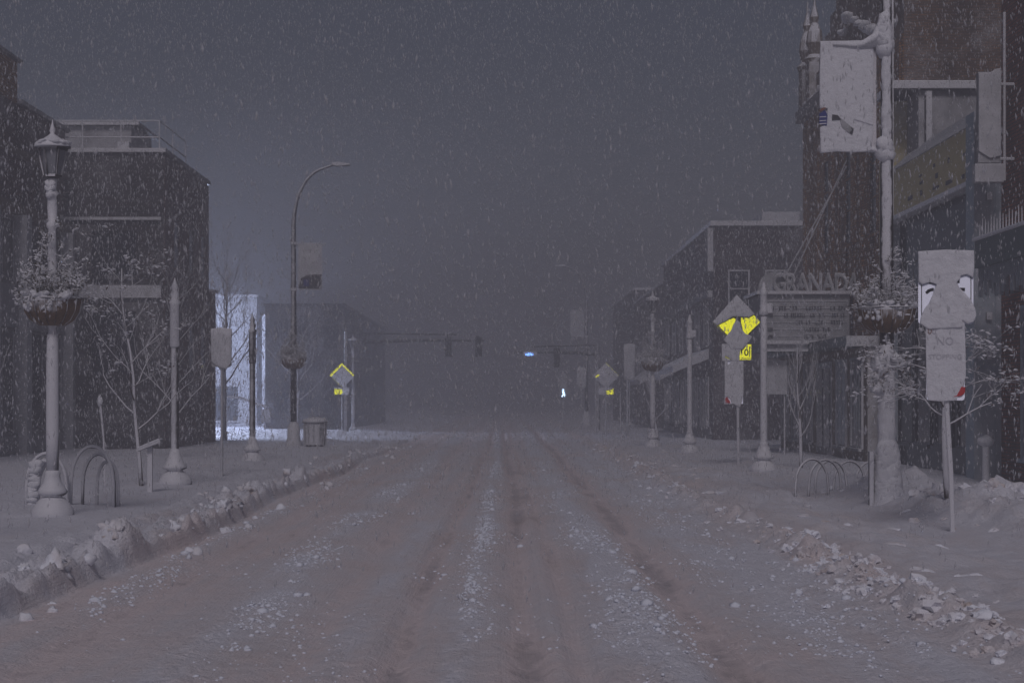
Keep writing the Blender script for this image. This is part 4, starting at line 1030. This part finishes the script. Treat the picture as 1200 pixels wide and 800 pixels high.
k_.tube([(-14.5, 88, 1.9), (-13.6, 88, 1.85), (-12.2, 88, 1.35)], .07, 6); k_.build('frame', 'snow_pole', t)
MB().box(-12.5, -12.0, 87.9, 88.1, .55, 1.25).build('panel', 'pale_panel', t, bevel=.02)

# the side street's lamp, out of sight behind the corner building
t = thing('side_street_lamp', 'lamp on a pole lighting the side street behind the corner building', 'street lamp', (-17.6, 98, 0))
MB().lathe([(.12, 0), (.09, .5), (.07, 6.2)], n=10).build('pole', 'dark_metal', t)
MB().blob((0, 0, 6.3), .2, 2, 0).build('lamp_globe', 'signal_white', t, smooth=True)
ld = bpy.data.lights.new('side_street_light', 'POINT'); ld.energy = 6500; ld.color = (.62, .72, 1.0); ld.shadow_soft_size = .5
lo = bpy.data.objects.new('side_street_light', ld); COL.objects.link(lo); lo.parent = t; lo.location = (0.6, -.4, 6.2)

t = thing('side_street_lamp', 'shorter lamp at the corner lighting the snow in the side street mouth', 'street lamp', (-14.2, 79, 0))
MB().lathe([(.12, 0), (.09, .5), (.07, 5.4)], n=10).build('pole', 'dark_metal', t)
MB().lathe([(.30, 5.4), (.26, 5.52), (.08, 5.6)], n=12).build('lamp_shade', 'dark_metal', t)
ld = bpy.data.lights.new('corner_light', 'SPOT'); ld.energy = 4200; ld.color = (.66, .75, 1.0); ld.shadow_soft_size = .2; ld.spot_size = R(125); ld.spot_blend = .6
lo = bpy.data.objects.new('corner_light', ld); COL.objects.link(lo); lo.parent = t; lo.location = (0, 0, 5.3); lo.rotation_euler = (0, R(-24), 0)

# ------------------------------------------------------------------ falling snow
rng = np.random.default_rng(4); NF = 300000
d = 12+ (rng.random(NF)**.6)*75
px = rng.uniform(-60, 1260, NF); X = (px-VX)*d/F*1.25; Z = rng.uniform(.1, 13.5, NF)
ok = (Z < 1.75+d*.25); d, X, Z = d[ok], X[ok], Z[ok]; NF = len(d)
s_ = rng.uniform(.006, .016, NF)*(1+.0*d)
tet = np.array([(0, 0, 3.0), (.9, -.3, 0), (-.5, -.8, 0), (-.3, .9, .0), (0, 0, -3.0)])
rot = rng.uniform(-.25, .25, (NF, 2))
V = tet[None]*s_[:, None, None]; V = V+np.stack([rot[:, :1]*V[..., 2]+0, rot[:, 1:]*V[..., 2], V[..., 2]*0], -1)
V += np.stack([X, d, Z], -1)[:, None]
fc = np.array([(0, 1, 2), (0, 2, 3), (0, 3, 1), (4, 2, 1), (4, 3, 2), (4, 1, 3)])
Fc = (fc[None]+(np.arange(NF)*5)[:, None, None]).reshape(-1, 3)
me = bpy.data.meshes.new('falling_snow'); me.vertices.add(NF*5); me.vertices.foreach_set('co', V.reshape(-1))
me.loops.add(len(Fc)*3); me.loops.foreach_set('vertex_index', Fc.reshape(-1).astype(np.int32))
me.polygons.add(len(Fc)); me.polygons.foreach_set('loop_start', np.arange(0, len(Fc)*3, 3, dtype=np.int32)); me.polygons.foreach_set('loop_total', np.full(len(Fc), 3, dtype=np.int32))
me.update(calc_edges=True); me.materials.append(M['flake'])
fo = bpy.data.objects.new('falling_snow', me); COL.objects.link(fo); tag(fo, 'fine snowflakes falling through the night air', 'falling snow', kind='stuff')

# ------------------------------------------------------------------ haze
hz = MB().box(-262, 262, -70, 455, -1.5, 17.5)
m = bpy.data.materials.new('haze'); m.use_nodes = True; n, l = nt(m); n.remove(n['Principled BSDF'])
pv = n.new('ShaderNodeVolumePrincipled'); pv.inputs['Color'].default_value = (.50, .51, .56, 1); pv.inputs['Density'].default_value = .0128; pv.inputs['Anisotropy'].default_value = .1
l.new(pv.outputs[0], n['Material Output'].inputs['Volume'])
o = hz.build('haze', m); tag(o, 'thick blowing snow haze filling the street', 'haze', kind='stuff')

# ------------------------------------------------------------------ light
w = bpy.data.worlds.new('World'); scene.world = w; w.use_nodes = True; n = w.node_tree.nodes; l = w.node_tree.links
sky = n.new('ShaderNodeTexSky'); sky.sky_type = 'NISHITA'; sky.sun_disc = False; EL = 44
sky.sun_elevation = R(EL); sky.sun_rotation = R(184); sky.dust_density = 3; sky.air_density = 1.0
hs = n.new('ShaderNodeHueSaturation'); hs.inputs['Saturation'].default_value = .8; l.new(sky.outputs[0], hs.inputs['Color'])
tn = n.new('ShaderNodeMix'); tn.data_type = 'RGBA'; tn.blend_type = 'MULTIPLY'; tn.inputs[0].default_value = 1
l.new(hs.outputs[0], tn.inputs[6]); tn.inputs[7].default_value = (1.0, .95, 1.06, 1)      # city light on low cloud
l.new(tn.outputs[2], n['Background'].inputs['Color']); n['Background'].inputs['Strength'].default_value = .0165
sd = bpy.data.lights.new('night_glow', 'SUN'); sd.energy = .98; sd.angle = R(16); sd.color = (1, .92, .95)
so = bpy.data.objects.new('night_glow', sd); COL.objects.link(so); so.rotation_euler = (R(90-EL), 0, R(-4))

cam = bpy.data.cameras.new('camera'); co = bpy.data.objects.new('camera', cam); COL.objects.link(co)
co.location = (0, 0, CAMZ); co.rotation_euler = (R(90), 0, 0)
cam.sensor_width = 36; cam.lens = F/1200*36; cam.shift_x = (600-VX)/1200; cam.shift_y = (VY-400)/1200*1.0; cam.clip_end = 2000
scene.camera = co
scene.render.engine = 'CYCLES'
cy = scene.cycles; cy.use_denoising = True; cy.volume_bounces = 2; cy.max_bounces = 6; cy.diffuse_bounces = 3; cy.glossy_bounces = 2
vs_ = scene.view_settings; vs_.view_transform = 'Standard'; vs_.look = 'None'; vs_.exposure = .1; vs_.gamma = 1
